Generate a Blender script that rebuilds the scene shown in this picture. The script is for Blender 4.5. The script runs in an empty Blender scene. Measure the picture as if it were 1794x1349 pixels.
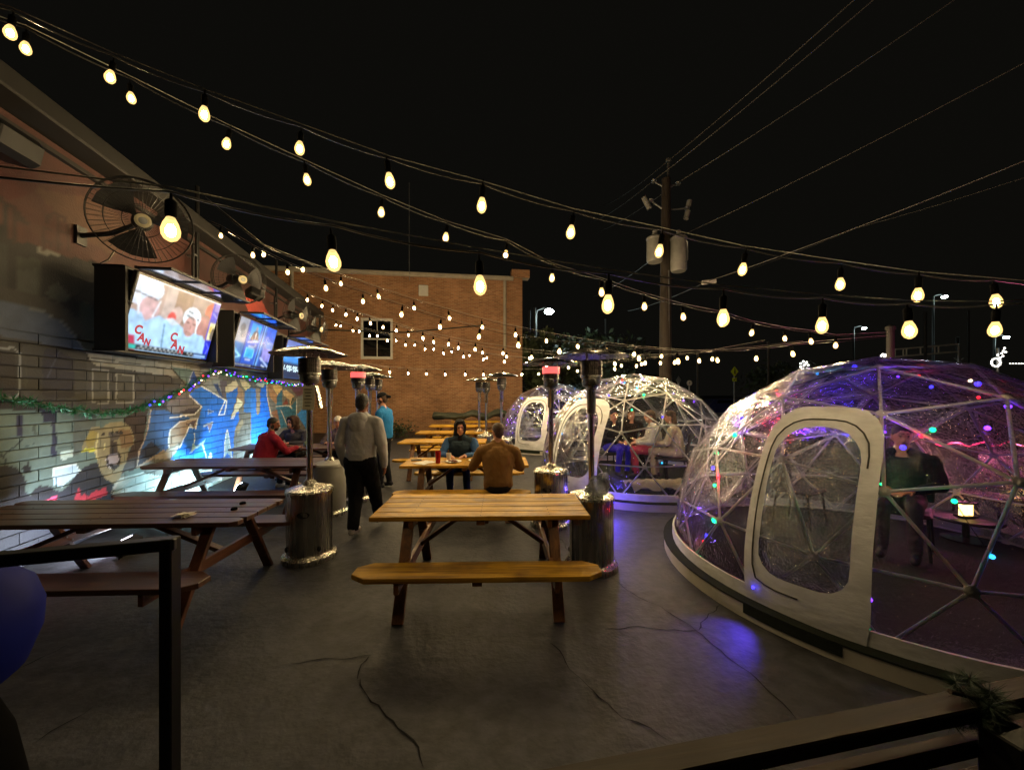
import bpy, bmesh, math, random
import numpy as np
from mathutils import Vector, Matrix, Euler
random.seed(7)
rng = np.random.RandomState(7)
R = math.radians
SC = bpy.context.scene
COL = SC.collection

# ------------------------------------------------------------------ camera
FPX, PXC, YH, CAMH = 674.0, 897.0, 690.0, 1.79      # focal length, centre column, horizon row of the 1794x1349 frame
cam = bpy.data.cameras.new('camera')
cam.sensor_fit = 'HORIZONTAL'; cam.sensor_width = 36.0
cam.lens = 36.0 * FPX / 1794.0
cam.shift_y = (YH - 1349 / 2.0) / 1794.0
cam.clip_start = 0.05; cam.clip_end = 600
camo = bpy.data.objects.new('camera', cam); COL.objects.link(camo)
camo.location = (0, 0, CAMH); camo.rotation_euler = (R(90), 0, 0)
SC.camera = camo

# ------------------------------------------------------------------ night sky
W = bpy.data.worlds.new('World'); SC.world = W; W.use_nodes = True
wn = W.node_tree.nodes; wl = W.node_tree.links
bg = wn['Background']
sky = wn.new('ShaderNodeTexSky'); sky.sky_type = 'NISHITA'; sky.sun_disc = False
sky.sun_elevation = R(-6); sky.sun_rotation = R(200)
warm = wn.new('ShaderNodeMixRGB'); warm.inputs[0].default_value = 0.93
warm.inputs[2].default_value = (0.115, 0.108, 0.086, 1)
wl.new(sky.outputs[0], warm.inputs[1]); wl.new(warm.outputs[0], bg.inputs[0])
bg.inputs[1].default_value = 0.03

# ------------------------------------------------------------------ exposure
SC.view_settings.view_transform = 'Standard'; SC.view_settings.look = 'None'
SC.view_settings.exposure = 0.22; SC.view_settings.gamma = 1.0
SC.view_settings.use_curve_mapping = False
SC.render.engine = 'CYCLES'
SC.cycles.use_denoising = True
SC.cycles.max_bounces = 6; SC.cycles.diffuse_bounces = 2; SC.cycles.glossy_bounces = 3
SC.cycles.transparent_max_bounces = 18; SC.cycles.transmission_bounces = 4
SC.cycles.sample_clamp_indirect = 3.0; SC.cycles.sample_clamp_direct = 0.0
SC.cycles.caustics_reflective = False; SC.cycles.caustics_refractive = False
SC.cycles.use_light_tree = True
BULB_W, FLOOD_W = 18.5, 62.0

def at(px, py, Y):
    """point of the place seen at a column and row of the photograph, at distance Y"""
    return Vector(((px - PXC) / FPX * Y, Y, CAMH - (py - YH) / FPX * Y))
def atg(px, py, z=0.0):
    Y = (CAMH - z) * FPX / (py - YH)
    return Vector(((px - PXC) / FPX * Y, Y, z))

# ------------------------------------------------------------------ helpers
def lin(h):
    if isinstance(h, str):
        h = h.lstrip('#'); c = [int(h[i:i + 2], 16) / 255 for i in (0, 2, 4)]
        return tuple(x / 12.92 if x <= .04045 else ((x + .055) / 1.055) ** 2.4 for x in c)
    return tuple(h)[:3]

class MB:
    def __init__(s): s.v = []; s.f = []; s.m = []; s.cur = 0
    def add(s, vs, fs):
        b = len(s.v); s.v += [tuple(p) for p in vs]
        s.f += [tuple(i + b for i in f) for f in fs]; s.m += [s.cur] * len(fs); return s
    def box(s, c, d, rot=None, bev=0.0):
        c = Vector(c); x, y, z = d[0] / 2, d[1] / 2, d[2] / 2
        if bev > 0:
            b = min(bev, x * .9, y * .9, z * .9)
            vs = []; 
            for sx in (-1, 1):
                for sy in (-1, 1):
                    for sz in (-1, 1):
                        vs += [Vector((sx * x, sy * (y - b), sz * (z - b))), Vector((sx * (x - b), sy * y, sz * (z - b))), Vector((sx * (x - b), sy * (y - b), sz * z))]
            def I(sx, sy, sz, k): return ((sx > 0) * 4 + (sy > 0) * 2 + (sz > 0)) * 3 + k
            fs = []
            for a in (-1, 1):
                fs.append((I(a, -1, -1, 0), I(a, 1, -1, 0), I(a, 1, 1, 0), I(a, -1, 1, 0)))
                fs.append((I(-1, a, -1, 1), I(1, a, -1, 1), I(1, a, 1, 1), I(-1, a, 1, 1)))
                fs.append((I(-1, -1, a, 2), I(1, -1, a, 2), I(1, 1, a, 2), I(-1, 1, a, 2)))
            for a in (-1, 1):
                for b2 in (-1, 1):
                    fs.append((I(a, b2, -1, 0), I(a, b2, 1, 0), I(a, b2, 1, 1), I(a, b2, -1, 1)))
                    fs.append((I(a, -1, b2, 0), I(a, 1, b2, 0), I(a, 1, b2, 2), I(a, -1, b2, 2)))
                    fs.append((I(-1, a, b2, 1), I(1, a, b2, 1), I(1, a, b2, 2), I(-1, a, b2, 2)))
                    for c2 in (-1, 1):
                        fs.append((I(a, b2, c2, 0), I(a, b2, c2, 1), I(a, b2, c2, 2)))
        else:
            vs = [Vector((sx * x, sy * y, sz * z)) for sx in (-1, 1) for sy in (-1, 1) for sz in (-1, 1)]
            fs = [(0, 1, 3, 2), (4, 6, 7, 5), (0, 4, 5, 1), (2, 3, 7, 6), (0, 2, 6, 4), (1, 5, 7, 3)]
        if rot is not None:
            M = rot if isinstance(rot, Matrix) else Euler(rot).to_matrix()
            vs = [M @ p for p in vs]
        return s.add([p + c for p in vs], fs)
    def beam(s, a, b, w, h, up=(0, 0, 1), bev=0.0):
        a, b = Vector(a), Vector(b); d = b - a; L = d.length; x = d.normalized()
        up = Vector(up)
        if abs(x.dot(up)) > .99: up = Vector((0, 1, 0))
        y = up.cross(x).normalized(); z = x.cross(y)
        M = Matrix((x, y, z)).transposed()
        return s.box((a + b) / 2, (L, w, h), M, bev)
    def tube(s, pts, r, n=8, cap=True):
        pts = [Vector(p) for p in pts]; N = len(pts)
        rs = r if isinstance(r, (list, tuple)) else [r] * N
        vs = []; fs = []; prev = None
        for i, p in enumerate(pts):
            t = (pts[min(i + 1, N - 1)] - pts[max(i - 1, 0)]).normalized()
            if prev is None:
                u = Vector((0, 0, 1)) if abs(t.z) < .9 else Vector((1, 0, 0))
                u = (u - t * u.dot(t)).normalized()
            else:
                u = prev - t * prev.dot(t)
                u = u.normalized() if u.length > 1e-6 else t.orthogonal().normalized()
            prev = u; w = t.cross(u)
            for k in range(n):
                a = 2 * math.pi * k / n
                vs.append(p + (u * math.cos(a) + w * math.sin(a)) * rs[i])
        for i in range(N - 1):
            for k in range(n):
                k2 = (k + 1) % n
                fs.append((i * n + k, i * n + k2, (i + 1) * n + k2, (i + 1) * n + k))
        if cap:
            fs.append(tuple(range(n - 1, -1, -1))); fs.append(tuple((N - 1) * n + k for k in range(n)))
        return s.add(vs, fs)
    def lathe(s, prof, n=24, c=(0, 0, 0), cap=True):
        c = Vector(c); vs = []; fs = []; N = len(prof)
        for r, z in prof:
            for k in range(n):
                a = 2 * math.pi * k / n
                vs.append(c + Vector((r * math.cos(a), r * math.sin(a), z)))
        for i in range(N - 1):
            for k in range(n):
                k2 = (k + 1) % n
                fs.append((i * n + k, i * n + k2, (i + 1) * n + k2, (i + 1) * n + k))
        if cap:
            fs.append(tuple(range(n - 1, -1, -1))); fs.append(tuple((N - 1) * n + k for k in range(n)))
        return s.add(vs, fs)
    def ell(s, c, r, n=14, m=8, rot=None):
        c = Vector(c); vs = []; fs = []
        rr = r if isinstance(r, (list, tuple)) else (r, r, r)
        M = None if rot is None else (rot if isinstance(rot, Matrix) else Euler(rot).to_matrix())
        def P(x, y, z):
            p = Vector((x * rr[0], y * rr[1], z * rr[2])); return c + (M @ p if M else p)
        vs.append(P(0, 0, -1))
        for i in range(1, m):
            t = -math.pi / 2 + math.pi * i / m
            for k in range(n):
                a = 2 * math.pi * k / n
                vs.append(P(math.cos(t) * math.cos(a), math.cos(t) * math.sin(a), math.sin(t)))
        vs.append(P(0, 0, 1)); top = len(vs) - 1
        for k in range(n):
            k2 = (k + 1) % n
            fs.append((0, 1 + k2, 1 + k)); fs.append((top, top - n + k, top - n + k2))
            for i in range(m - 2):
                b = 1 + i * n
                fs.append((b + k, b + k2, b + n + k2, b + n + k))
        return s.add(vs, fs)
    def prism(s, poly, z0, z1):
        n = len(poly)
        vs = [(x, y, z0) for x, y in poly] + [(x, y, z1) for x, y in poly]
        fs = [tuple(range(n - 1, -1, -1)), tuple(range(n, 2 * n))] + [(i, (i + 1) % n, n + (i + 1) % n, n + i) for i in range(n)]
        return s.add(vs, fs)
    def mesh(s, name, mats, smooth=None):
        me = bpy.data.meshes.new(name); me.from_pydata(s.v, [], s.f)
        for m in (mats if isinstance(mats, (list, tuple)) else [mats]): me.materials.append(m)
        if any(s.m): me.polygons.foreach_set('material_index', s.m)
        if smooth is not None:
            me.polygons.foreach_set('use_smooth', [True] * len(me.polygons))
            me.set_sharp_from_angle(angle=R(smooth))
        me.update(); return me
    def build(s, name, mats, parent=None, smooth=None, loc=None, rot=None):
        return link(name, s.mesh(name, mats, smooth), parent, loc, rot)

def link(name, data, parent=None, loc=None, rot=None):
    o = bpy.data.objects.new(name, data); COL.objects.link(o)
    if parent is not None: o.parent = parent
    if loc is not None: o.location = loc
    if rot is not None: o.rotation_euler = rot
    return o
def tag(o, label=None, cat=None, group=None, kind=None):
    if label: o['label'] = label
    if cat: o['category'] = cat
    if group: o['group'] = group
    if kind: o['kind'] = kind
    return o
def thing(name, label, cat, loc=(0, 0, 0), rz=0, group=None):
    o = bpy.data.objects.new(name, None); COL.objects.link(o); o.empty_display_size = .1
    o.location = loc; o.rotation_euler = (0, 0, rz)
    return tag(o, label, cat, group)
def dup(root, loc=None, rz=None, parent=None):
    c = root.copy(); COL.objects.link(c); c.parent = parent
    if loc is not None: c.location = loc
    if rz is not None: c.rotation_euler = (0, 0, rz)
    for ch in list(root.children): dup(ch, parent=c)
    return c

# ------------------------------------------------------------------ materials
def newmat(name):
    m = bpy.data.materials.new(name); m.use_nodes = True
    nt = m.node_tree; return m, nt, nt.nodes, nt.links, nt.nodes['Principled BSDF']
def lin_scale(h, k):
    return tuple(x * k for x in lin(h))
def mat(name, col, rough=.6, metal=0.0, var=.25, vscale=6.0, bump=0.0, bscale=40.0, stretch=None, coat=0.0, rnd=0.0, spec=.5, detail=6.0, rvar=0.0):
    m, nt, N, L, P = newmat(name)
    c = lin(col); tc = N.new('ShaderNodeTexCoord'); src = tc.outputs['Object']
    if rnd or stretch:
        mp = N.new('ShaderNodeMapping'); L.new(src, mp.inputs[0])
        if stretch: mp.inputs['Scale'].default_value = stretch
        if rnd:
            oi = N.new('ShaderNodeObjectInfo'); mu = N.new('ShaderNodeMath'); mu.operation = 'MULTIPLY'; mu.inputs[1].default_value = 37.0
            L.new(oi.outputs['Random'], mu.inputs[0]); cx = N.new('ShaderNodeCombineXYZ')
            for k in range(3): L.new(mu.outputs[0], cx.inputs[k])
            L.new(cx.outputs[0], mp.inputs['Location'])
        src = mp.outputs[0]
    no = N.new('ShaderNodeTexNoise'); no.inputs['Scale'].default_value = vscale; no.inputs['Detail'].default_value = detail
    no.inputs['Roughness'].default_value = .62
    L.new(src, no.inputs['Vector'])
    rp = N.new('ShaderNodeValToRGB'); rp.color_ramp.elements[0].position = .3; rp.color_ramp.elements[1].position = .72
    rp.color_ramp.elements[0].color = (*[x * (1 - var) for x in c], 1); rp.color_ramp.elements[1].color = (*[min(1, x * (1 + var * .7)) for x in c], 1)
    L.new(no.outputs[0], rp.inputs[0]); out = rp.outputs[0]
    if rnd:
        hs = N.new('ShaderNodeHueSaturation'); mr = N.new('ShaderNodeMapRange'); mr.inputs[3].default_value = 1 - rnd; mr.inputs[4].default_value = 1 + rnd
        L.new(oi.outputs['Random'], mr.inputs[0]); L.new(mr.outputs[0], hs.inputs['Value']); L.new(out, hs.inputs['Color']); out = hs.outputs[0]
    L.new(out, P.inputs['Base Color'])
    P.inputs['Roughness'].default_value = rough; P.inputs['Metallic'].default_value = metal
    P.inputs['Specular IOR Level'].default_value = spec
    if coat: P.inputs['Coat Weight'].default_value = coat; P.inputs['Coat Roughness'].default_value = .25
    if rvar:
        mr2 = N.new('ShaderNodeMapRange'); mr2.inputs[3].default_value = max(.03, rough - rvar); mr2.inputs[4].default_value = min(1, rough + rvar)
        L.new(no.outputs[0], mr2.inputs[0]); L.new(mr2.outputs[0], P.inputs['Roughness'])
    if bump:
        n2 = N.new('ShaderNodeTexNoise'); n2.inputs['Scale'].default_value = bscale; n2.inputs['Detail'].default_value = 5
        L.new(src, n2.inputs['Vector'])
        bp = N.new('ShaderNodeBump'); bp.inputs['Strength'].default_value = bump; bp.inputs['Distance'].default_value = .02
        L.new(n2.outputs[0], bp.inputs['Height']); L.new(bp.outputs[0], P.inputs['Normal'])
    return m
def emit(name, col, strength, base=None):
    m, nt, N, L, P = newmat(name); c = lin(col)
    P.inputs['Base Color'].default_value = (*(lin(base) if base else (0, 0, 0)), 1)
    P.inputs['Roughness'].default_value = .4
    P.inputs['Emission Color'].default_value = (*c, 1); P.inputs['Emission Strength'].default_value = strength
    return m
def wood(name, col, dark, axis='x', rough=.42, rnd=.16, coat=.25):
    m, nt, N, L, P = newmat(name)
    tc = N.new('ShaderNodeTexCoord'); mp = N.new('ShaderNodeMapping'); L.new(tc.outputs['Object'], mp.inputs[0])
    mp.inputs['Scale'].default_value = {'x': (1.3, 22, 22), 'z': (22, 22, 1.3), 'y': (22, 1.3, 22)}[axis]
    oi = N.new('ShaderNodeObjectInfo'); mu = N.new('ShaderNodeMath'); mu.operation = 'MULTIPLY'; mu.inputs[1].default_value = 61.0
    L.new(oi.outputs['Random'], mu.inputs[0]); cx = N.new('ShaderNodeCombineXYZ')
    for k in range(3): L.new(mu.outputs[0], cx.inputs[k])
    L.new(cx.outputs[0], mp.inputs['Location'])
    n1 = N.new('ShaderNodeTexNoise'); n1.inputs['Scale'].default_value = 1.0; n1.inputs['Detail'].default_value = 8; n1.inputs['Roughness'].default_value = .6
    n1.inputs['Distortion'].default_value = .9; L.new(mp.outputs[0], n1.inputs['Vector'])
    rp = N.new('ShaderNodeValToRGB'); e = rp.color_ramp.elements
    e[0].position = .30; e[0].color = (*lin(dark), 1); e[1].position = .66; e[1].color = (*lin(col), 1)
    L.new(n1.outputs[0], rp.inputs[0])
    # knots and worn blotches
    n2 = N.new('ShaderNodeTexNoise'); n2.inputs['Scale'].default_value = 4.2; n2.inputs['Detail'].default_value = 3
    ad = N.new('ShaderNodeVectorMath'); ad.operation = 'ADD'; L.new(tc.outputs['Object'], ad.inputs[0]); L.new(cx.outputs[0], ad.inputs[1])
    L.new(ad.outputs[0], n2.inputs['Vector'])
    r2 = N.new('ShaderNodeValToRGB'); r2.color_ramp.elements[0].position = .28; r2.color_ramp.elements[1].position = .5
    r2.color_ramp.elements[0].color = (.38, .33, .28, 1); r2.color_ramp.elements[1].color = (1, 1, 1, 1); L.new(n2.outputs[0], r2.inputs[0])
    mx = N.new('ShaderNodeMixRGB'); mx.blend_type = 'MULTIPLY'; mx.inputs[0].default_value = .8
    L.new(rp.outputs[0], mx.inputs[1]); L.new(r2.outputs[0], mx.inputs[2])
    hs = N.new('ShaderNodeHueSaturation'); mr = N.new('ShaderNodeMapRange'); mr.inputs[3].default_value = 1 - rnd; mr.inputs[4].default_value = 1 + rnd
    L.new(oi.outputs['Random'], mr.inputs[0]); L.new(mr.outputs[0], hs.inputs['Value']); L.new(mx.outputs[0], hs.inputs['Color'])
    L.new(hs.outputs[0], P.inputs['Base Color'])
    mr2 = N.new('ShaderNodeMapRange'); mr2.inputs[3].default_value = rough - .1; mr2.inputs[4].default_value = rough + .2
    L.new(n2.outputs[0], mr2.inputs[0]); L.new(mr2.outputs[0], P.inputs['Roughness'])
    P.inputs['Coat Weight'].default_value = coat; P.inputs['Coat Roughness'].default_value = .3
    bp = N.new('ShaderNodeBump'); bp.inputs['Strength'].default_value = .35; bp.inputs['Distance'].default_value = .004
    L.new(n1.outputs[0], bp.inputs['Height']); L.new(bp.outputs[0], P.inputs['Normal'])
    return m
def vcol_mat(name, attr, rough=.8, emission=0.0, bump=.2, bscale=60, var=.2):
    m, nt, N, L, P = newmat(name)
    a = N.new('ShaderNodeAttribute'); a.attribute_name = attr
    if emission:
        P.inputs['Base Color'].default_value = (.01, .01, .012, 1); P.inputs['Roughness'].default_value = .25
        L.new(a.outputs['Color'], P.inputs['Emission Color']); P.inputs['Emission Strength'].default_value = emission
        return m
    ge = N.new('ShaderNodeNewGeometry')
    no = N.new('ShaderNodeTexNoise'); no.inputs['Scale'].default_value = 7; no.inputs['Detail'].default_value = 9; L.new(ge.outputs['Position'], no.inputs['Vector'])
    rp = N.new('ShaderNodeValToRGB'); rp.color_ramp.elements[0].position = .3; rp.color_ramp.elements[1].position = .7
    rp.color_ramp.elements[0].color = (1 - var, 1 - var, 1 - var, 1); rp.color_ramp.elements[1].color = (1, 1, 1, 1); L.new(no.outputs[0], rp.inputs[0])
    mx = N.new('ShaderNodeMixRGB'); mx.blend_type = 'MULTIPLY'; mx.inputs[0].default_value = 1
    L.new(a.outputs['Color'], mx.inputs[1]); L.new(rp.outputs[0], mx.inputs[2]); L.new(mx.outputs[0], P.inputs['Base Color'])
    P.inputs['Roughness'].default_value = rough
    n2 = N.new('ShaderNodeTexNoise'); n2.inputs['Scale'].default_value = bscale; n2.inputs['Detail'].default_value = 6; L.new(ge.outputs['Position'], n2.inputs['Vector'])
    bp = N.new('ShaderNodeBump'); bp.inputs['Strength'].default_value = bump; bp.inputs['Distance'].default_value = .008
    L.new(n2.outputs[0], bp.inputs['Height']); L.new(bp.outputs[0], P.inputs['Normal'])
    return m

M = {}
M['black_metal'] = mat('black_metal', '#141414', .45, .0, .3, 8, spec=.4)
M['black_plastic'] = mat('black_plastic', '#101012', .5, 0, .3, 9)
M['dark_rubber'] = mat('dark_rubber', '#060606', .9, spec=.04)
M['white_metal'] = mat('white_metal', '#d8d6d0', .45, 0, .12, 5)
M['grey_metal'] = mat('grey_metal', '#8d9092', .4, .7, .2, 7)
M['steel'] = mat('steel', '#c8c4ba', .27, 1.0, .25, 34, stretch=(1, 1, .03), rvar=.07)
M['steel'].node_tree.nodes['Principled BSDF'].inputs['Anisotropic'].default_value = .8
M['steel_dull'] = mat('steel_dull', '#7c7b78', .28, 1.0, .2, 12, rvar=.1)
M['wood'] = wood('table_wood', '#e2b03c', '#7a4e18', 'x', rough=.45, coat=.02)
M['wood'].node_tree.nodes['Principled BSDF'].inputs['Specular IOR Level'].default_value = .14
M['wood_leg'] = wood('table_leg_wood', '#8a5a2c', '#54331a', 'z')
M['wood_cross'] = wood('table_cross_wood', '#8a5a2c', '#54331a', 'y')
M['dwood'] = wood('shaded_table_wood', '#5e3b29', '#352017', 'x', coat=.4)  # table wood colour darkened for the weaker light on the left tables
M['dwood_leg'] = wood('shaded_leg_wood', '#6b3f2a', '#452718', 'z')
M['dwood_cross'] = wood('shaded_cross_wood', '#6b3f2a', '#452718', 'y')
M['rail_wood'] = wood('rail_wood', '#3a2a18', '#181009', 'x', rough=.5, coat=.05)
M['rail_wood'].node_tree.nodes['Principled BSDF'].inputs['Specular IOR Level'].default_value = .25
M['white_fabric'] = mat('white_fabric', '#dcdde2', .7, 0, .2, 5, bump=.4, bscale=7, stretch=(1, 1, 2.0))
M['paper'] = mat('paper', '#e6e2d6', .8, 0, .1, 10)
# ================================================================== ground
def ground_mat():
    m, nt, N, L, P = newmat('patio_concrete')
    tc = N.new('ShaderNodeTexCoord'); s = tc.outputs['Object']
    n1 = N.new('ShaderNodeTexNoise'); n1.inputs['Scale'].default_value = .8; n1.inputs['Detail'].default_value = 10; n1.inputs['Roughness'].default_value = .65; L.new(s, n1.inputs['Vector'])
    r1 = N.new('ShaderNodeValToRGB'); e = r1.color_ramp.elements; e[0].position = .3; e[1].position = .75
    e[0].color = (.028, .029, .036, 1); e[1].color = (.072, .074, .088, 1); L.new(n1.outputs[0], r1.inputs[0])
    n2 = N.new('ShaderNodeTexNoise'); n2.inputs['Scale'].default_value = 9; n2.inputs['Detail'].default_value = 8; L.new(s, n2.inputs['Vector'])
    r2 = N.new('ShaderNodeValToRGB'); r2.color_ramp.elements[0].position = .35; r2.color_ramp.elements[1].position = .7
    r2.color_ramp.elements[0].color = (.55, .55, .55, 1); r2.color_ramp.elements[1].color = (1.15, 1.15, 1.15, 1); L.new(n2.outputs[0], r2.inputs[0])
    mx = N.new('ShaderNodeMixRGB'); mx.blend_type = 'MULTIPLY'; mx.inputs[0].default_value = 1; L.new(r1.outputs[0], mx.inputs[1]); L.new(r2.outputs[0], mx.inputs[2])
    n4 = N.new('ShaderNodeTexNoise'); n4.inputs['Scale'].default_value = 2.3; n4.inputs['Detail'].default_value = 4; n4.inputs['Distortion'].default_value = 1.2; L.new(s, n4.inputs['Vector'])
    r4 = N.new('ShaderNodeValToRGB'); r4.color_ramp.elements[0].position = .36; r4.color_ramp.elements[1].position = .46; r4.color_ramp.elements[0].color = (.55, .53, .52, 1); r4.color_ramp.elements[1].color = (1, 1, 1, 1); L.new(n4.outputs[0], r4.inputs[0])
    vo = N.new('ShaderNodeTexVoronoi'); vo.inputs['Scale'].default_value = 26; L.new(s, vo.inputs['Vector'])
    r5 = N.new('ShaderNodeValToRGB'); r5.color_ramp.elements[0].position = .06; r5.color_ramp.elements[1].position = .10; r5.color_ramp.elements[0].color = (.5, .5, .5, 1); r5.color_ramp.elements[1].color = (1, 1, 1, 1); L.new(vo.outputs['Distance'], r5.inputs[0])
    for r_ in (r4, r5):
        m_ = N.new('ShaderNodeMixRGB'); m_.blend_type = 'MULTIPLY'; m_.inputs[0].default_value = .75; L.new(mx.outputs[0], m_.inputs[1]); L.new(r_.outputs[0], m_.inputs[2]); mx = m_
    L.new(mx.outputs[0], P.inputs['Base Color'])
    mr = N.new('ShaderNodeMapRange'); mr.inputs[3].default_value = .42; mr.inputs[4].default_value = .75; L.new(n1.outputs[0], mr.inputs[0]); L.new(mr.outputs[0], P.inputs['Roughness'])
    n3 = N.new('ShaderNodeTexNoise'); n3.inputs['Scale'].default_value = 22; n3.inputs['Detail'].default_value = 8; L.new(s, n3.inputs['Vector'])
    bp = N.new('ShaderNodeBump'); bp.inputs['Strength'].default_value = .32; bp.inputs['Distance'].default_value = .02; L.new(n3.outputs[0], bp.inputs['Height']); L.new(bp.outputs[0], P.inputs['Normal'])
    return m
M['ground'] = ground_mat()
M['asphalt'] = mat('asphalt', '#2b2b2a', .8, 0, .3, 3, bump=.3, bscale=60)
M['crack'] = mat('crack_dirt', '#0c0b0a', .95, 0, .4, 30)
g = MB(); n = 24
gx = np.linspace(-12, 12, n + 1); gy = np.linspace(-3, 24, n + 1)
g.add([(x, y, 0) for y in gy for x in gx], [(j * (n + 1) + i, j * (n + 1) + i + 1, (j + 1) * (n + 1) + i + 1, (j + 1) * (n + 1) + i) for j in range(n) for i in range(n)])
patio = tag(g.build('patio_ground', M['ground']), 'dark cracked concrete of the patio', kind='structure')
g = MB(); g.add([(-300, -60, -.05), (300, -60, -.05), (300, 400, -.05), (-300, 400, -.05)], [(0, 1, 2, 3)])
tag(g.build('street_ground', M['asphalt']), 'dark street and verge beyond the patio', kind='structure')
def crack(pix, w=.009):
    pts = [atg(*p) for p in pix]; fine = []
    for a, b in zip(pts[:-1], pts[1:]):
        k = max(2, int((b - a).length / .05))
        for i in range(k): fine.append(a.lerp(b, i / k))
    fine.append(pts[-1])
    d0 = (pts[-1] - pts[0]).normalized(); nrm = Vector((-d0.y, d0.x, 0)); off = 0; vs = []; fs = []
    for i, p in enumerate(fine):
        off = off * .7 + random.uniform(-.016, .016)
        ww = w * (.35 + random.random() * .9) * (.25 if i in (0, len(fine) - 1) else 1)
        q = p + nrm * off
        vs += [q + nrm * ww * .5 + Vector((0, 0, .004)), q - nrm * ww * .5 + Vector((0, 0, .004))]
        if i: fs.append((2 * i - 2, 2 * i - 1, 2 * i + 1, 2 * i))
    mb = MB(); mb.add(vs, fs); mb.build('crack', M['crack'], patio)
for c in ([(1070, 1012), (1130, 1050), (1185, 1080), (1222, 1104), (1262, 1140), (1310, 1180), (1350, 1210), (1392, 1260)],
          [(1060, 1104), (1120, 1098), (1180, 1100), (1222, 1104)], [(1222, 1104), (1240, 1075), (1262, 1060)],
          [(962, 1126), (1000, 1170), (1045, 1205), (1095, 1255), (1140, 1275), (1180, 1298)],
          [(628, 1190), (650, 1230), (690, 1262), (720, 1300), (742, 1345)], [(510, 1160), (570, 1158), (650, 1150)], [(650, 1150), (630, 1165), (628, 1190)],
          [(30, 1175), (80, 1150), (120, 1130)], [(60, 1300), (120, 1265), (165, 1238)], [(930, 930), (985, 945), (1010, 985), (1070, 1012)]):
    crack(c)

# ================================================================== mural wall of the left building
WX, WS = -4.2, -.22                                    # wall plane: X = WX + WS * Y
WT = Vector((WS, 1, 0)).normalized(); WN = Vector((1, -WS, 0)).normalized()
def wpt(Y, Z, off=0.0): return Vector((WX + WS * Y, Y, Z)) + WN * off
def wpix(px, py, off=0.0):
    Y = -(WX + off) / ((PXC - px) / FPX + WS)
    return wpt(Y, CAMH - (py - YH) / FPX * Y, off)
WANG = math.atan2(WT.y, WT.x)

def inpoly(x, y, poly):
    r = np.zeros(x.shape, bool); n = len(poly); j = n - 1
    for i in range(n):
        xi, yi = poly[i]; xj, yj = poly[j]
        c = ((yi > y) != (yj > y))
        if yj != yi: r ^= c & (x < (xj - xi) * (y - yi) / (yj - yi) + xi)
        j = i
    return r
def near_line(x, y, pts, w):
    r = np.zeros(x.shape, bool)
    for (ax, ay), (bx, by) in zip(pts[:-1], pts[1:]):
        dx, dy = bx - ax, by - ay; L2 = dx * dx + dy * dy + 1e-9
        t = np.clip(((x - ax) * dx + (y - ay) * dy) / L2, 0, 1)
        r |= (x - ax - t * dx) ** 2 + (y - ay - t * dy) ** 2 < w * w
    return r
def Z6(*z): return [(240 + a / 7.495, 640 + b / 7.495) for a, b in z]
def Z3(*z): return [(440 + a / 9.6375, 660 + b / 9.6375) for a, b in z]
def circ(cx, cy, r, ry=None, n=20): return [(cx + r * math.cos(6.2832 * i / n), cy + (ry or r) * math.sin(6.2832 * i / n)) for i in range(n)]
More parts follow.
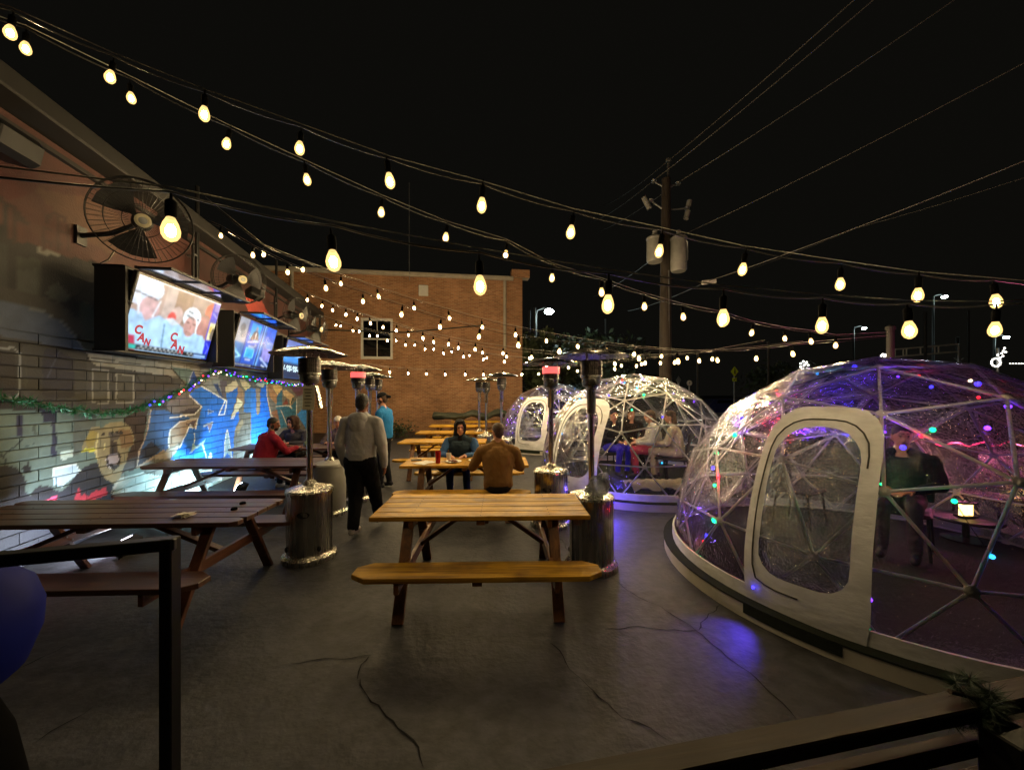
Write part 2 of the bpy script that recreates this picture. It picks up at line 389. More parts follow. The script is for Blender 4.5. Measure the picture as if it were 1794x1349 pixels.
MURAL = [  # ('p' polygon | 'l' line, points in photograph columns/rows, paint colour, line half width)
 ('p', [(-900, -900), (700, -900), (700, 1400), (-900, 1400)], '#6e6c66'),
 ('p', [(-900, -400), (600, 420), (600, 625), (430, 560), (240, 475), (190, 468), (130, 455), (60, 430), (0, 415), (-900, 380)], '#46211a'),
 ('p', [(-60, 270), (60, 280), (70, 330), (20, 350), (-60, 340)], '#5c1a14'),
 ('p', [(60, 330), (170, 350), (240, 400), (200, 450), (120, 400)], '#66402c'),
 ('p', [(425, 515), (450, 510), (470, 550), (440, 560)], '#c04a3c'),
 ('p', [(-900, 380), (0, 400), (12, 350), (14, 420), (60, 428), (70, 445), (130, 452), (190, 465), (240, 480), (240, 640), (-900, 640)], '#241e18'),
 ('p', [(0, 345), (26, 360), (52, 392), (0, 352)], '#3a2018'), ('p', [(25, 375), (28, 372), (50, 392), (30, 388), (28, 430), (22, 430)], '#3a2018'),
 ('p', circ(66, 406, 10, 13), '#5a3024'),
 ('l', [(78, 440), (78, 395), (84, 380), (98, 374), (112, 382), (120, 400), (122, 440)], '#4a261c', 3.0),
 ('l', [(100, 376), (100, 440)], '#4a261c', 2.5), ('l', [(80, 400), (120, 410)], '#4a261c', 1.8), ('l', [(80, 422), (120, 430)], '#4a261c', 1.8), ('l', [(90, 382), (90, 436)], '#4a261c', 1.2), ('l', [(110, 384), (110, 438)], '#4a261c', 1.2),
 ('p', [(-60, 425), (14, 428), (14, 520), (-60, 520)], '#3a372c'), ('p', [(26, 448), (75, 455), (75, 540), (26, 530)], '#45412f'), ('p', [(30, 475), (66, 472), (68, 525), (30, 518)], '#56503e'),
 ('p', [(80, 515), (92, 498), (100, 495), (118, 510), (122, 525), (100, 530)], '#4e4a3a'), ('p', [(140, 535), (150, 526), (164, 545), (172, 575), (180, 615), (140, 620)], '#48442f'),
 ('p', [(0, 500), (60, 515), (110, 535), (140, 560), (150, 600), (100, 560), (0, 530)], '#453c2e'),
 ('p', [(-400, 505), (0, 527), (30, 530), (70, 545), (105, 563), (130, 590), (150, 617), (90, 606), (0, 590), (-400, 560)], '#4a4f54'),
 ('l', [(-400, 503), (0, 526), (70, 544), (105, 562), (130, 589), (150, 616)], '#6a6658', 1.6),
 ('p', [(-400, 560), (0, 588), (90, 604), (150, 617), (160, 640), (152, 725), (-400, 725)], '#4c463a'),
 ('p', [(76, 612), (100, 612), (130, 630), (130, 694), (124, 698), (80, 698), (74, 690)], '#2c2a34'), ('p', [(-40, 616), (22, 616), (28, 624), (28, 686), (22, 690), (-40, 690)], '#332c2c'),
 ('l', [(-40, 610), (24, 610), (34, 620), (34, 690), (26, 697), (-40, 697)], '#a09a88', 2.0), ('l', [(40, 612), (46, 640), (46, 700)], '#565040', 2.5), ('l', [(102, 618), (84, 660)], '#5a5860', 1.5),
 ('p', [(152, 632), (160, 630), (300, 655), (320, 660), (300, 725), (150, 725)], '#5e5648'),
 ('p', [(150, 616), (170, 618), (385, 652), (380, 672), (170, 640), (160, 634)], '#b6a888'), ('l', [(160, 626), (380, 660)], '#7a6e58', 1.2),
 ('p', [(164, 648), (188, 652), (188, 704), (164, 704)], '#6a624e'), ('p', [(206, 656), (232, 660), (232, 704), (206, 704)], '#6a624e'), ('l', [(162, 646), (190, 650), (190, 706), (162, 706), (162, 646)], '#a89c82', 1.6), ('l', [(204, 654), (234, 658), (234, 706), (204, 706), (204, 654)], '#a89c82', 1.6),
 ('l', [(236, 650), (246, 670)], '#3c342c', 2.0), ('p', [(295, 640), (312, 655), (330, 680), (318, 668)], '#3a342e'), ('p', [(300, 642), (340, 648), (332, 672), (318, 664)], '#8aa08e'),
 # lower left street scene
 ('p', [(-400, 705), (150, 722), (240, 720), (262, 705), (250, 830), (205, 835), (140, 860), (-400, 1000)], '#667a74'),
 ('p', [(128, 722), (170, 722), (168, 745), (150, 765), (144, 790), (128, 800)], '#56605c'), ('p', [(215, 735), (262, 700), (256, 745), (242, 820), (205, 832), (222, 800), (236, 770)], '#3a2e2e'),
 ('p', [(28, 727), (40, 727), (40, 766), (30, 766)], '#2a2f4c'), ('p', [(72, 718), (98, 722), (98, 741), (76, 741)], '#20263e'), ('p', [(90, 740), (98, 740), (99, 800), (90, 800)], '#2a3048'), ('p', [(58, 744), (65, 744), (64, 762), (58, 762)], '#46544e'),
 ('l', [(4, 800), (18, 788), (40, 770)], '#2c3c40', 1.6), ('l', [(2, 796), (9, 806), (9, 818)], '#2c3c40', 2.0), ('l', [(44, 782), (60, 778)], '#3c504e', 1.5), ('l', [(102, 785), (130, 782)], '#4a5c58', 1.6), ('l', [(102, 742), (130, 740)], '#4a5c58', 1.4),
 ('p', [(104, 792), (128, 789), (128, 801), (106, 806)], '#c2d8d0'),
 ('p', circ(4, 848, 42, 34), '#1c1e22'), ('p', circ(47, 822, 8), '#15171b'), ('p', circ(50, 811, 2), '#15171b'), ('p', circ(78, 880, 28, 30), '#22242a'), ('p', [(120, 850), (135, 828), (150, 815), (172, 810), (200, 850), (205, 880), (100, 900), (100, 865)], '#262a32'),
 ('p', [(-400, 940), (0, 870), (40, 858), (60, 872), (110, 858), (200, 860), (190, 960), (-400, 1100)], '#2c2e38'),
 ('p', [(94, 822), (98, 818), (134, 813), (140, 825), (126, 840), (108, 853), (93, 848)], '#b8d4e6'), ('l', [(94, 848), (94, 821), (134, 814), (140, 826)], '#f0ffff', 1.2),
 ('p', [(0, 899), (30, 890), (38, 882), (46, 888), (98, 868), (102, 874), (70, 892), (30, 906), (0, 913), (-300, 985), (-300, 960)], '#f0507a'),
 ('p', [(128, 878), (138, 856), (142, 870), (148, 864), (154, 870), (168, 860), (185, 854), (190, 866), (160, 878)], '#b03848'),
 # lion
 ('p', [(142, 791), (150, 768), (160, 750), (168, 746), (180, 750), (188, 742), (214, 738), (228, 748), (235, 765), (234, 778), (226, 786), (222, 806), (214, 826), (206, 848), (196, 846), (184, 838), (174, 822), (169, 800), (166, 792)], '#8f8768'),
 ('p', [(208, 752), (228, 752), (234, 768), (233, 778), (222, 786), (212, 784)], '#7c6448'), ('p', [(143, 791), (150, 786), (168, 785), (168, 791)], '#d8d850'),
 ('p', [(150, 770), (158, 756), (170, 756), (166, 780), (154, 786)], '#96884a'),
 ('p', circ(181, 761, 3.5, 3), '#241e1c'), ('p', circ(212, 758, 3.5, 3), '#241e1c'), ('p', [(190, 758), (208, 756), (210, 766), (204, 772), (194, 772)], '#55504c'), ('p', circ(196, 758, 2.4), '#1c1a1a'), ('p', circ(205, 757, 2.4), '#1c1a1a'),
 ('p', [(194, 773), (206, 773), (206, 792), (192, 794)], '#3c3430'), ('p', [(186, 800), (194, 792), (208, 792), (212, 800), (210, 815), (200, 824), (188, 818)], '#221c20'), ('p', [(189, 797), (206, 794), (209, 806), (204, 814), (191, 812)], '#a8a4b0'), ('l', [(186, 804), (187, 816), (194, 820)], '#d8d4d8', .8),
 ('l', [(172, 760), (168, 790), (170, 804)], '#d0c890', 1.6), ('l', [(184, 776), (183, 788)], '#dcd498', 1.0),
 # pale bottom courses
 ('p', [(212, 836), (250, 828), (300, 838), (470, 800), (600, 790), (600, 1000), (206, 1000), (198, 850)], '#c4d2ce'), ('l', [(250, 828), (216, 850), (200, 872), (196, 862), (206, 846)], '#d8dcd8', 1.2),
 # graffiti
 ('p', Z6((165, 590), (390, 590), (480, 640), (640, 650), (700, 700), (640, 760), (450, 850), (420, 950), (420, 1080), (350, 1130), (0, 1349), (20, 1150), (110, 950), (150, 800)), '#34609e'),
 ('p', Z6((20, 1150), (190, 1000), (310, 1100), (200, 1200), (0, 1349)), '#28324e'),
 ('p', Z6((340, 1140), (480, 1080), (600, 1040), (560, 1180), (420, 1230), (300, 1230), (200, 1230)), '#a8a096'),
 ('l', Z6((180, 590), (150, 800), (110, 950), (30, 1130), (0, 1349)), '#b8aca0', 1.5), ('l', Z6((0, 1340), (200, 1220), (350, 1120)), '#a89888', 2.2),
 ('p', Z6((400, 470), (480, 450), (700, 400), (850, 545), (760, 640), (480, 640), (390, 560)), '#a6927e'), ('p', Z6((560, 605), (720, 560), (830, 560), (760, 640), (600, 630)), '#5c4a4c'),
 ('p', Z6((450, 840), (540, 750), (800, 690), (780, 830), (690, 800), (640, 900), (590, 1000), (500, 1060), (420, 1080), (415, 950)), '#a08c7c'), ('p', Z6((640, 770), (780, 710), (740, 830), (700, 800)), '#50404c'),
 ('p', Z6((660, 260), (740, 60), (800, 200), (720, 330)), '#3c66b0'), ('l', Z6((655, 280), (740, 60)), '#c8ccd0', 1.2),
 ('p', Z6((690, 390), (760, 320), (850, 280), (1180, 470), (1150, 640), (1240, 700), (1330, 560), (1340, 720), (1280, 860), (1260, 1215), (640, 1240), (440, 1240), (600, 1010), (690, 800), (770, 830), (810, 690), (850, 560)), '#1276f2'),
 ('p', Z6((1170, 350), (1330, 280), (1310, 420), (1230, 690), (1150, 640), (1180, 470)), '#1a70dc'), ('p', Z6((1420, 330), (1520, 290), (1520, 620), (1400, 620)), '#3070b8'),
 ('p', Z6((860, 240), (1000, 190), (1120, 180), (1165, 420), (1000, 370)), '#c4c0a8'), ('p', Z6((1000, 240), (1060, 240), (1140, 430), (1090, 410)), '#4a6a9a'), ('p', Z6((1080, 200), (1180, 210), (1160, 430), (1120, 400)), '#8a7878'),
 ('p', Z6((1160, 280), (1300, 185), (1335, 270), (1240, 345), (1165, 355)), '#d4d0b4'), ('p', Z6((1320, 250), (1400, 340), (1400, 520), (1320, 420)), '#9a826c'), ('p', Z6((1350, 190), (1410, 185), (1499, 270), (1430, 335), (1380, 270)), '#cdbf98'),
 ('p', Z6((1320, 430), (1395, 490), (1330, 600), (1235, 700), (1280, 560)), '#d8d8bc'), ('p', Z6((1390, 700), (1400, 760), (1330, 900), (1280, 860), (1300, 820)), '#94886e'),
 ('l', Z6((690, 400), (850, 545), (760, 640), (430, 690)), '#e8ecf0', 1.4), ('l', Z6((800, 690), (560, 745), (440, 850), (415, 960), (420, 1080)), '#dcdcdc', 1.3), ('l', Z6((850, 275), (1180, 470), (1150, 640), (1070, 655), (1160, 460)), '#e8f4ff', 1.3), ('l', Z6((800, 690), (770, 830)), '#e8f4ff', 1.2),
 ('l', Z6((690, 800), (740, 830), (700, 780), (600, 1000), (560, 1080)), '#e8f4ff', 1.2), ('l', Z6((935, 585), (1010, 605), (935, 640), (935, 585)), '#cfe4ff', .9), ('p', Z6((940, 590), (1000, 605), (940, 632)), '#7a90b0'),
 ('p', Z6((860, 750), (870, 790), (1005, 735), (955, 890), (930, 800), (870, 810)), '#b8ccec'), ('p', Z6((930, 790), (985, 760), (955, 870)), '#8a7a98'),
 ('p', Z6((690, 1170), (740, 1020), (770, 1070), (910, 960), (870, 1040), (760, 1110)), '#a8d8e8'), ('l', Z6((860, 1040), (915, 1210)), '#dff4ff', 1.1), ('l', Z6((755, 900), (755, 1020)), '#dff4ff', 1.0), ('p', Z6((1145, 1215), (1160, 950), (1185, 840), (1210, 960), (1240, 1215), (1190, 1150)), '#9cc4e0'), ('l', Z6((1145, 1215), (1160, 950), (1185, 840), (1210, 960), (1245, 1215)), '#eefaff', .9),
 ('p', Z6((960, 1150), (985, 1150), (980, 1220), (930, 1220)), '#d8f4ff'), ('l', Z6((1235, 700), (1290, 640), (1270, 690), (1240, 700)), '#e8f0ff', .9),
 ('p', Z3((0, 200), (80, 200), (90, 640), (60, 800), (330, 1130), (0, 1130)), '#2f7cd8'), ('p', Z3((160, 200), (250, 150), (280, 450), (340, 820), (330, 1130), (0, 1130), (0, 700), (80, 660), (150, 600)), '#1270e4'),
 ('p', Z3((80, 200), (155, 200), (150, 600), (110, 660), (90, 600)), '#9a8a76'), ('p', Z3((70, 130), (180, 45), (262, 100), (190, 190)), '#d6d2b8'), ('p', Z3((270, 110), (420, 90), (360, 200), (440, 320), (440, 480), (300, 330)), '#a87e58'), ('p', Z3((360, 180), (430, 95), (535, 200), (440, 305)), '#d8b878'),
 ('p', Z3((440, 310), (530, 215), (520, 480), (680, 490), (775, 390), (765, 640), (590, 680), (620, 850), (500, 870), (420, 560)), '#2c6680'), ('p', Z3((520, 230), (600, 230), (735, 330), (660, 520), (640, 380), (560, 330)), '#c8ac84'), ('p', Z3((540, 470), (600, 350), (630, 470)), '#7a3c34'), ('p', Z3((670, 470), (690, 350), (745, 340)), '#3a4a44'),
 ('p', Z3((330, 600), (440, 560), (500, 860), (430, 760)), '#8a5c40'), ('p', Z3((340, 820), (440, 980), (340, 1130)), '#b0a08c'), ('p', Z3((640, 150), (920, 130), (920, 290), (780, 330), (700, 240)), '#5a3c48'), ('p', Z3((780, 330), (930, 290), (930, 520), (830, 600), (770, 500)), '#6c7878'),
 ('p', Z3((780, 640), (930, 480), (970, 480), (970, 1000), (900, 830), (850, 760)), '#3890e8'), ('p', Z3((1085, 300), (1155, 300), (1155, 720), (1090, 800)), '#5070d0'),
 ('l', Z3((262, 110), (270, 330), (340, 650), (490, 860)), '#d8c8b0', 1.0), ('l', Z3((420, 500), (660, 490), (690, 540), (640, 490)), '#d8d4c8', .8), ('l', Z3((770, 380), (765, 650)), '#c8ccd0', .9), ('l', Z3((500, 560), (600, 800)), '#c8b8a0', .9),
]
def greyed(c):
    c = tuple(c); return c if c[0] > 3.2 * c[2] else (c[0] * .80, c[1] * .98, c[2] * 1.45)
for i_, it in enumerate(MURAL):                        # upper street scene colours muted and darkened, standing in for weak light there
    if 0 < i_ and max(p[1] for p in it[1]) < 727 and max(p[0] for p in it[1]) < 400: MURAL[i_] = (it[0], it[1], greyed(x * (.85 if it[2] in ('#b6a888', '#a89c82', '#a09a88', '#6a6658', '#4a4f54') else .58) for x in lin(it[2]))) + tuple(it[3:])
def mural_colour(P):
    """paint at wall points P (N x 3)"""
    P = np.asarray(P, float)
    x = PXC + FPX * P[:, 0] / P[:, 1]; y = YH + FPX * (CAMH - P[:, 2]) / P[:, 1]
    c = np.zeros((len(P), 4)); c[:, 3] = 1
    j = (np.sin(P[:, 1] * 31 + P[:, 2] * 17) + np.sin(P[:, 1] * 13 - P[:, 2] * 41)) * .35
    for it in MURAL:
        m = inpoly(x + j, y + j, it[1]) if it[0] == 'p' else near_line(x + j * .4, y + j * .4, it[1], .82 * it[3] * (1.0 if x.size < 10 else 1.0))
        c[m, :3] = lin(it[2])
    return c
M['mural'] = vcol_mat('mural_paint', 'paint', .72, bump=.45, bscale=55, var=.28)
M['mortar'] = mat('painted_mortar', '#3c3c40', .9, 0, .3, 9)
M['eave'] = mat('eave_paint', '#0d0b09', .7, 0, .2, 4)
Y0, Y1, CH, BL = 1.6, 14.1, .122, .40
NC = 20; ZB = NC * CH
lb = thing('mural_building', 'long painted building on the left with a street mural and red upper wall', 'building', (0, 0, 0))
a, b = wpt(Y0, 0), wpt(Y1, 0)
core = MB(); core.box((wpt((Y0 + Y1) / 2, 2.3) - WN * .2), ((b - a).length, .36, 4.6), Euler((0, 0, WANG))); core.build('wall_core', M['mortar'], lb)
side = MB(); side.box(wpt(Y1, 2.3) - WN * 3.2 - WT * .1, (.2, 6.0, 4.6), Euler((0, 0, WANG))); side.build('end_wall', M['mortar'], lb)
def paint(me, P):
    at_ = me.color_attributes.new('paint', 'FLOAT_COLOR', 'POINT')
    at_.data.foreach_set('color', mural_colour(P).ravel())
NX, NZ = 20, 6
def brick_geo(s0, s1, z0, z1, out):
    L = (b - a).normalized(); vs = []; fs = []
    S = np.linspace(s0, s1, NX + 1); Zs = np.linspace(z0, z1, NZ + 1)
    for z in Zs:
        for s in S:
            edge = (s in (s0, s1)) or (z in (z0, z1))
            vs.append(a + L * s + Vector((0, 0, z)) + WN * (out - (.004 if edge else 0)))
    for k in range(NZ):
        for i in range(NX):
            q = k * (NX + 1) + i; fs.append((q, q + 1, q + NX + 2, q + NX + 1))
    per = [i for i in range(NX + 1)] + [k * (NX + 1) + NX for k in range(1, NZ + 1)] + [NZ * (NX + 1) + i for i in range(NX - 1, -1, -1)] + [k * (NX + 1) for k in range(NZ - 1, 0, -1)]
    base = len(vs)
    for q in per: vs.append(vs[q] - WN * (out + .02))
    m = len(per)
    for i in range(m): fs.append((per[(i + 1) % m], per[i], base + i, base + (i + 1) % m))
    return vs, fs
LEN = (b - a).length; bricks = []
for c in range(NC):
    s = -(BL / 2 if c % 2 else 0)
    while s < LEN:
        s0, s1 = max(s, 0), min(s + BL, LEN)
        if s1 - s0 > .06:
            mid = a + WT * ((s0 + s1) / 2)
            px = PXC + FPX * mid.x / mid.y
            bricks.append((px < -60, mid.y, s0 + .005, s1 - .005, c * CH + .005, (c + 1) * CH - .005))
        s += BL
bricks.sort(key=lambda t: (t[0], t[1]))
rest = MB()
for k, (off, yy, s0, s1, z0, z1) in enumerate(bricks):
    vs, fs = brick_geo(s0, s1, z0, z1, .018 + random.uniform(-.003, .003))
    if k < 300:
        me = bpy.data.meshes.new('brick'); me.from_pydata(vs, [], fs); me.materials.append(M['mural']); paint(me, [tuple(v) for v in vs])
        link('brick', me, lb)
    else: rest.add(vs, fs)
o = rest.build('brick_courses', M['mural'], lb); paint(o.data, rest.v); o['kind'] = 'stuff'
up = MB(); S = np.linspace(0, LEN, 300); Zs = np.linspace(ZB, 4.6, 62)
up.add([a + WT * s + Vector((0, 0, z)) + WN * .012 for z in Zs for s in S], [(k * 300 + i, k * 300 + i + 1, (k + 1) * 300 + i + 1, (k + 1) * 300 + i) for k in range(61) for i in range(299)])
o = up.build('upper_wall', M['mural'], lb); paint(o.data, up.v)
e = MB(); e.box(wpt((Y0 + Y1) / 2, 4.72) + WN * .02, (LEN + .4, .62, .22), Euler((0, 0, WANG)), bev=.02); e.build('eave', M['eave'], lb)
e = MB(); e.box(wpt((Y0 + Y1) / 2, 4.47) + WN * .04, (LEN, .06, .05), Euler((0, 0, WANG))); e.build('trim_strip', M['eave'], lb)
e = MB(); e.box(wpt((Y0 + Y1) / 2, 4.9) - WN * 3.2, (LEN + .4, 6.6, .14), Euler((0, 0, WANG))); e.build('roof', M['black_plastic'], lb)

# ================================================================== brick building at the far end
def brick_mat():
    m, nt, N, L, P = newmat('red_brick')
    tc = N.new('ShaderNodeTexCoord'); mp = N.new('ShaderNodeMapping'); L.new(tc.outputs['Object'], mp.inputs[0]); mp.inputs['Rotation'].default_value = (R(90), 0, 0)
    bt = N.new('ShaderNodeTexBrick'); bt.inputs['Scale'].default_value = 1; bt.inputs['Brick Width'].default_value = .215; bt.inputs['Row Height'].default_value = .0677; bt.inputs['Mortar Size'].default_value = .0065
    bt.inputs['Color1'].default_value = (*lin('#bd8a64'), 1); bt.inputs['Color2'].default_value = (*lin('#97694a'), 1); bt.inputs['Mortar'].default_value = (*lin('#b8a688'), 1); bt.inputs['Bias'].default_value = -.1
    L.new(mp.outputs[0], bt.inputs['Vector'])
    no = N.new('ShaderNodeTexNoise'); no.inputs['Scale'].default_value = .8; no.inputs['Detail'].default_value = 6; L.new(tc.outputs['Object'], no.inputs['Vector'])
    rp = N.new('ShaderNodeValToRGB'); rp.color_ramp.elements[0].color = (.7, .66, .62, 1); rp.color_ramp.elements[1].color = (1.1, 1.08, 1.05, 1); rp.color_ramp.elements[0].position = .3; rp.color_ramp.elements[1].position = .7; L.new(no.outputs[0], rp.inputs[0])
    mx = N.new('ShaderNodeMixRGB'); mx.blend_type = 'MULTIPLY'; mx.inputs[0].default_value = 1; L.new(bt.outputs[0], mx.inputs[1]); L.new(rp.outputs[0], mx.inputs[2]); L.new(mx.outputs[0], P.inputs['Base Color'])
    P.inputs['Roughness'].default_value = .85
    bp = N.new('ShaderNodeBump'); bp.inputs['Strength'].default_value = .7; bp.inputs['Distance'].default_value = .01; bp.invert = True; L.new(bt.outputs['Fac'], bp.inputs['Height']); L.new(bp.outputs[0], P.inputs['Normal'])
    return m
M['brick'] = brick_mat()
M['galv'] = mat('painted_gutter', '#b8b0a0', .55, 0, .2, 3)
M['dark_glass'] = mat('dark_glass', '#0a0c0c', .06, 0, .2, 2, spec=.9)
BYL, BYR = 17.2, 18.9                                   # distance of the wall at columns 450 and 915
pl = at(380, 690, BYL - .25); pr = at(915, 690, BYR); pl.z = pr.z = 0
bd = (pr - pl).normalized(); bn = Vector((bd.y, -bd.x, 0))  # normal towards the camera
BA = math.atan2(bd.y, bd.x); BH = 7.45; BLn = (pr - pl).length
bb = thing('brick_building', 'red brick building with a single sash window at the far end of the patio', 'building', pl, BA)
def bloc(px, py, off=0.0):
    """column/row -> building-local (x along wall, y depth, z)"""
    d = Vector(((px - PXC) / FPX, 1, -(py - YH) / FPX)); n3 = bn
    t = (pl - Vector((0, 0, CAMH))).dot(n3) / d.dot(n3); p = Vector((0, 0, CAMH)) + d * t
    return Vector(((p - pl).dot(bd), -off, p.z))
w0, w1 = bloc(632, 557), bloc(688, 630)
wx0, wx1, wz1, wz0 = w0.x, w1.x, w0.z, w1.z
wl_ = MB()
def quadbox(x0, x1, z0, z1, y0=0, y1=.35): wl_.box(((x0 + x1) / 2, (y0 + y1) / 2, (z0 + z1) / 2), (x1 - x0, y1 - y0, z1 - z0))
quadbox(0, wx0, 0, BH); quadbox(wx1, BLn, 0, BH); quadbox(wx0, wx1, 0, wz0); quadbox(wx0, wx1, wz1, BH)
wl_.build('wall', M['brick'], bb)
e = MB(); e.box((BLn - .18, 4.5, BH / 2), (.36, 8.2, BH - .02)); e.build('side_wall', M['brick'], bb)
e = MB(); e.box((BLn - .1, .1, BH + .2), (.9, .5, .4), bev=.02); e.build('parapet_corner', M['brick'], bb)
e = MB(); e.box((BLn / 2 - .2, -.1, BH - .06), (BLn - .5, .2, .2), bev=.03); e.build('gutter', M['galv'], bb)
for px, y0 in ((513, 640), (884, 612)):
    t0 = bloc(px, 480, .08); t1 = bloc(px, y0, .08); t0.z = BH - .15
    e = MB(); e.tube([(t0.x, -.10, t0.z), (t0.x, -.08, t0.z - .3), (t1.x, -.08, t1.z)], .075, 10); e.build('downspout', M['galv'], bb, 40)
win = MB(); cx, cz, ww, hh = (wx0 + wx1) / 2, (wz0 + wz1) / 2, wx1 - wx0, wz1 - wz0
for x in (wx0 + .05, wx1 - .05): win.box((x, .06, cz), (.1, .12, hh))
for z in (wz0 + .07, wz1 - .05): win.box((cx, .055, z), (ww - .2, .11, .12))
wo = win.build('window', M['white_metal'], bb)
for z0, z1 in ((wz0 + .13, cz - .03), (cz + .03, wz1 - .11)):
    for x0, x1 in ((wx0 + .1, cx - .015), (cx + .015, wx1 - .1)):
        for k in range(2):
            za = z0 + (z1 - z0) * k / 2; zb = z0 + (z1 - z0) * (k + 1) / 2 - .02
            e = MB(); e.box(((x0 + x1) / 2, .1, (za + zb) / 2), (x1 - x0, .012, zb - za)); e.build('pane', M['dark_glass'], wo)
e = MB(); e.box((cx, .085, cz), (ww - .2, .05, .06)); e.box((cx, .09, cz), (.03, .04, hh - .24)); e.build('sash_bar', M['white_metal'], wo)
e = MB(); e.box((cx, .2, cz), (ww, .02, hh)); e.build('dark_room', M['black_plastic'], wo)
e = MB(); e.box((cx, -.04, wz0 - .05), (ww + .2, .16, .1)); e.build('sill', M['brick'], wo)
v = bloc(742, 510, .1); e = MB(); e.box((v.x, -.07, v.z), (.44, .14, .5), bev=.02); 
for k in range(5): e.box((v.x, -.148, v.z - .16 + k * .08), (.34, .016, .025))
e.build('wall_vent', M['white_metal'], bb)
v0, v1 = bloc(718, 325, .1), bloc(718, 492, .1); e = MB(); e.tube([(v0.x, -.24, v0.z), (v1.x, -.24, BH), (v1.x, -.04, v1.z)], .018, 8); e.build('aerial_mast', M['grey_metal'], bb)
v0, v1 = bloc(560, 578, .05), bloc(850, 570, .05); e = MB(); e.tube([(v0.x, -.05, v0.z), ((v0.x + v1.x) / 2, -.05, v0.z - .04), (v1.x, -.05, v1.z)], .03, 6); e.build('wall_cable', M['black_plastic'], bb)
# ================================================================== picnic tables
def chamfer_plank(L, D, T, ch, bev=.004):
    x, y = L / 2, D / 2; mb = MB()
    if ch: poly = [(-x + ch, -y), (x - ch, -y), (x, -y + ch * .7), (x, y - ch * .7), (x - ch, y), (-x + ch, y), (-x, y - ch * .7), (-x, -y + ch * .7)]
    else: poly = [(-x, -y), (x, -y), (x, y), (-x, y)]
    i = [(px * (1 - bev / x), py * (1 - bev / y)) for px, py in poly]; n = len(poly)
    vs = [(p[0], p[1], -T / 2) for p in i] + [(p[0], p[1], -T / 2 + bev) for p in poly] + [(p[0], p[1], T / 2 - bev) for p in poly] + [(p[0], p[1], T / 2) for p in i]
    fs = [tuple(range(n - 1, -1, -1)), tuple(range(3 * n, 4 * n))]
    for r in range(3): fs += [(r * n + k, r * n + (k + 1) % n, (r + 1) * n + (k + 1) % n, (r + 1) * n + k) for k in range(n)]
    return mb.add(vs, fs)
def make_table(L, w, wl2, wc, label, group, round_end=False):
    t = thing('picnic_table', label, 'picnic table', group=group)
    bw, gap = .138, .009
    inner = chamfer_plank(L, bw, .038, 0).mesh('tabletop_board', w)
    edge = chamfer_plank(L, bw, .038, .05).mesh('tabletop_board', w) if round_end else inner
    for k in range(5):
        link('tabletop_board', edge if k in (0, 4) else inner, t, (0, (k - 2) * (bw + gap), .741), (random.uniform(-.004, .004), random.uniform(-.002, .002), 0))
    bench = chamfer_plank(L, .27, .040, .11).mesh('bench_seat', w)
    for s in (-1, 1): link('bench_seat', bench, t, (0, s * .68, .440))
    xs = L / 2 - .30
    for sx in (-1, 1):
        for s in (-1, 1):
            mb = MB(); mb.beam((sx * xs, s * .20, .722), (sx * xs, s * .60, 0), .038, .089, (1, 0, 0), .004)
            mb.build('leg', wl2, t)
        mb = MB(); mb.beam((sx * (xs - .042), -.80, .375), (sx * (xs - .042), .80, .375), .038, .089, (0, 0, 1), .004); mb.build('seat_support', wc, t)
        mb = MB(); mb.beam((sx * (xs - .042), -.34, .685), (sx * (xs - .042), .34, .685), .038, .072, (0, 0, 1), .004); mb.build('top_cleat', wc, t)
        mb = MB(); mb.beam((sx * (xs - .062), 0, .40), (sx * .14, 0, .70), .07, .036, (0, 0, 1), .004); mb.build('brace', wl2, t)
    mb = MB()
    for sx in (-1, 1):
        for s in (-1, 1):
            for y_, z_ in ((.415, .36), (.365, .40), (.23, .685)): mb.tube([(sx * (xs - .065), s * y_, z_), (sx * (xs + .028), s * y_, z_)], .009, 8)
    mb.build('bolt', M['grey_metal'], t)['kind'] = 'stuff'
    mb = MB()
    for k in range(5):
        for sx in (-1, 0, 1):
            for q in (-.035, .035): mb.tube([(sx * (xs - .042), (k - 2) * (bw + gap) + q, .755), (sx * (xs - .042), (k - 2) * (bw + gap) + q, .7612)], .005, 6)
    mb.build('screw_head', M['black_metal'], t)['kind'] = 'stuff'
    mb = MB(); mb.beam((0, -.34, .695), (0, .34, .695), .07, .036, (0, 0, 1), .004); mb.build('centre_cleat', wc, t)
    for s in (-1, 1):
        mb = MB(); mb.beam((0, s * .68 - .12, .405), (0, s * .68 + .12, .405), .07, .032); mb.build('bench_cleat', wc, t)
    return t
G1, G2 = 'honey wood picnic tables down the middle', 'dark wood picnic tables along the mural'
t1 = make_table(1.86, M['wood'], M['wood_leg'], M['wood_cross'], 'empty honey-coloured picnic table nearest the camera, in the middle', G1)
t1.location = (-.275, 3.60, 0); t1.rotation_euler = (0, 0, R(1.5))
def place(src, x, y, rz, label, z=0.0):
    o = dup(src, (x, y, z), R(rz)); o['label'] = label; return o
place(t1, -.70, 5.90, 2, 'picnic table with two seated people, plates and a red cup')
place(t1, -1.50, 8.50, 1, 'third honey picnic table from the camera, behind the hooded person')
place(t1, -1.62, 10.45, 2, 'fourth honey picnic table from the camera, in front of the stacked tables')
place(t1, -1.75, 12.6, 2, 'picnic table pushed close to the far pile, fifth from the camera')
place(t1, -1.35, 14.6, 3, 'rearmost picnic table standing near the brick wall, under the folded tarp')
l1 = make_table(2.44, M['dwood'], M['dwood_leg'], M['dwood_cross'], 'dark picnic table at the lower left with crumpled napkins on it', G2, True)
l1.location = (-3.45, 3.40, 0); l1.rotation_euler = (0, 0, R(2))
place(l1, -4.07, 5.83, 2, 'empty dark picnic table in front of the blue graffiti')
place(l1, -4.12, 7.60, 3, 'dark picnic table where the person in the red shirt sits')

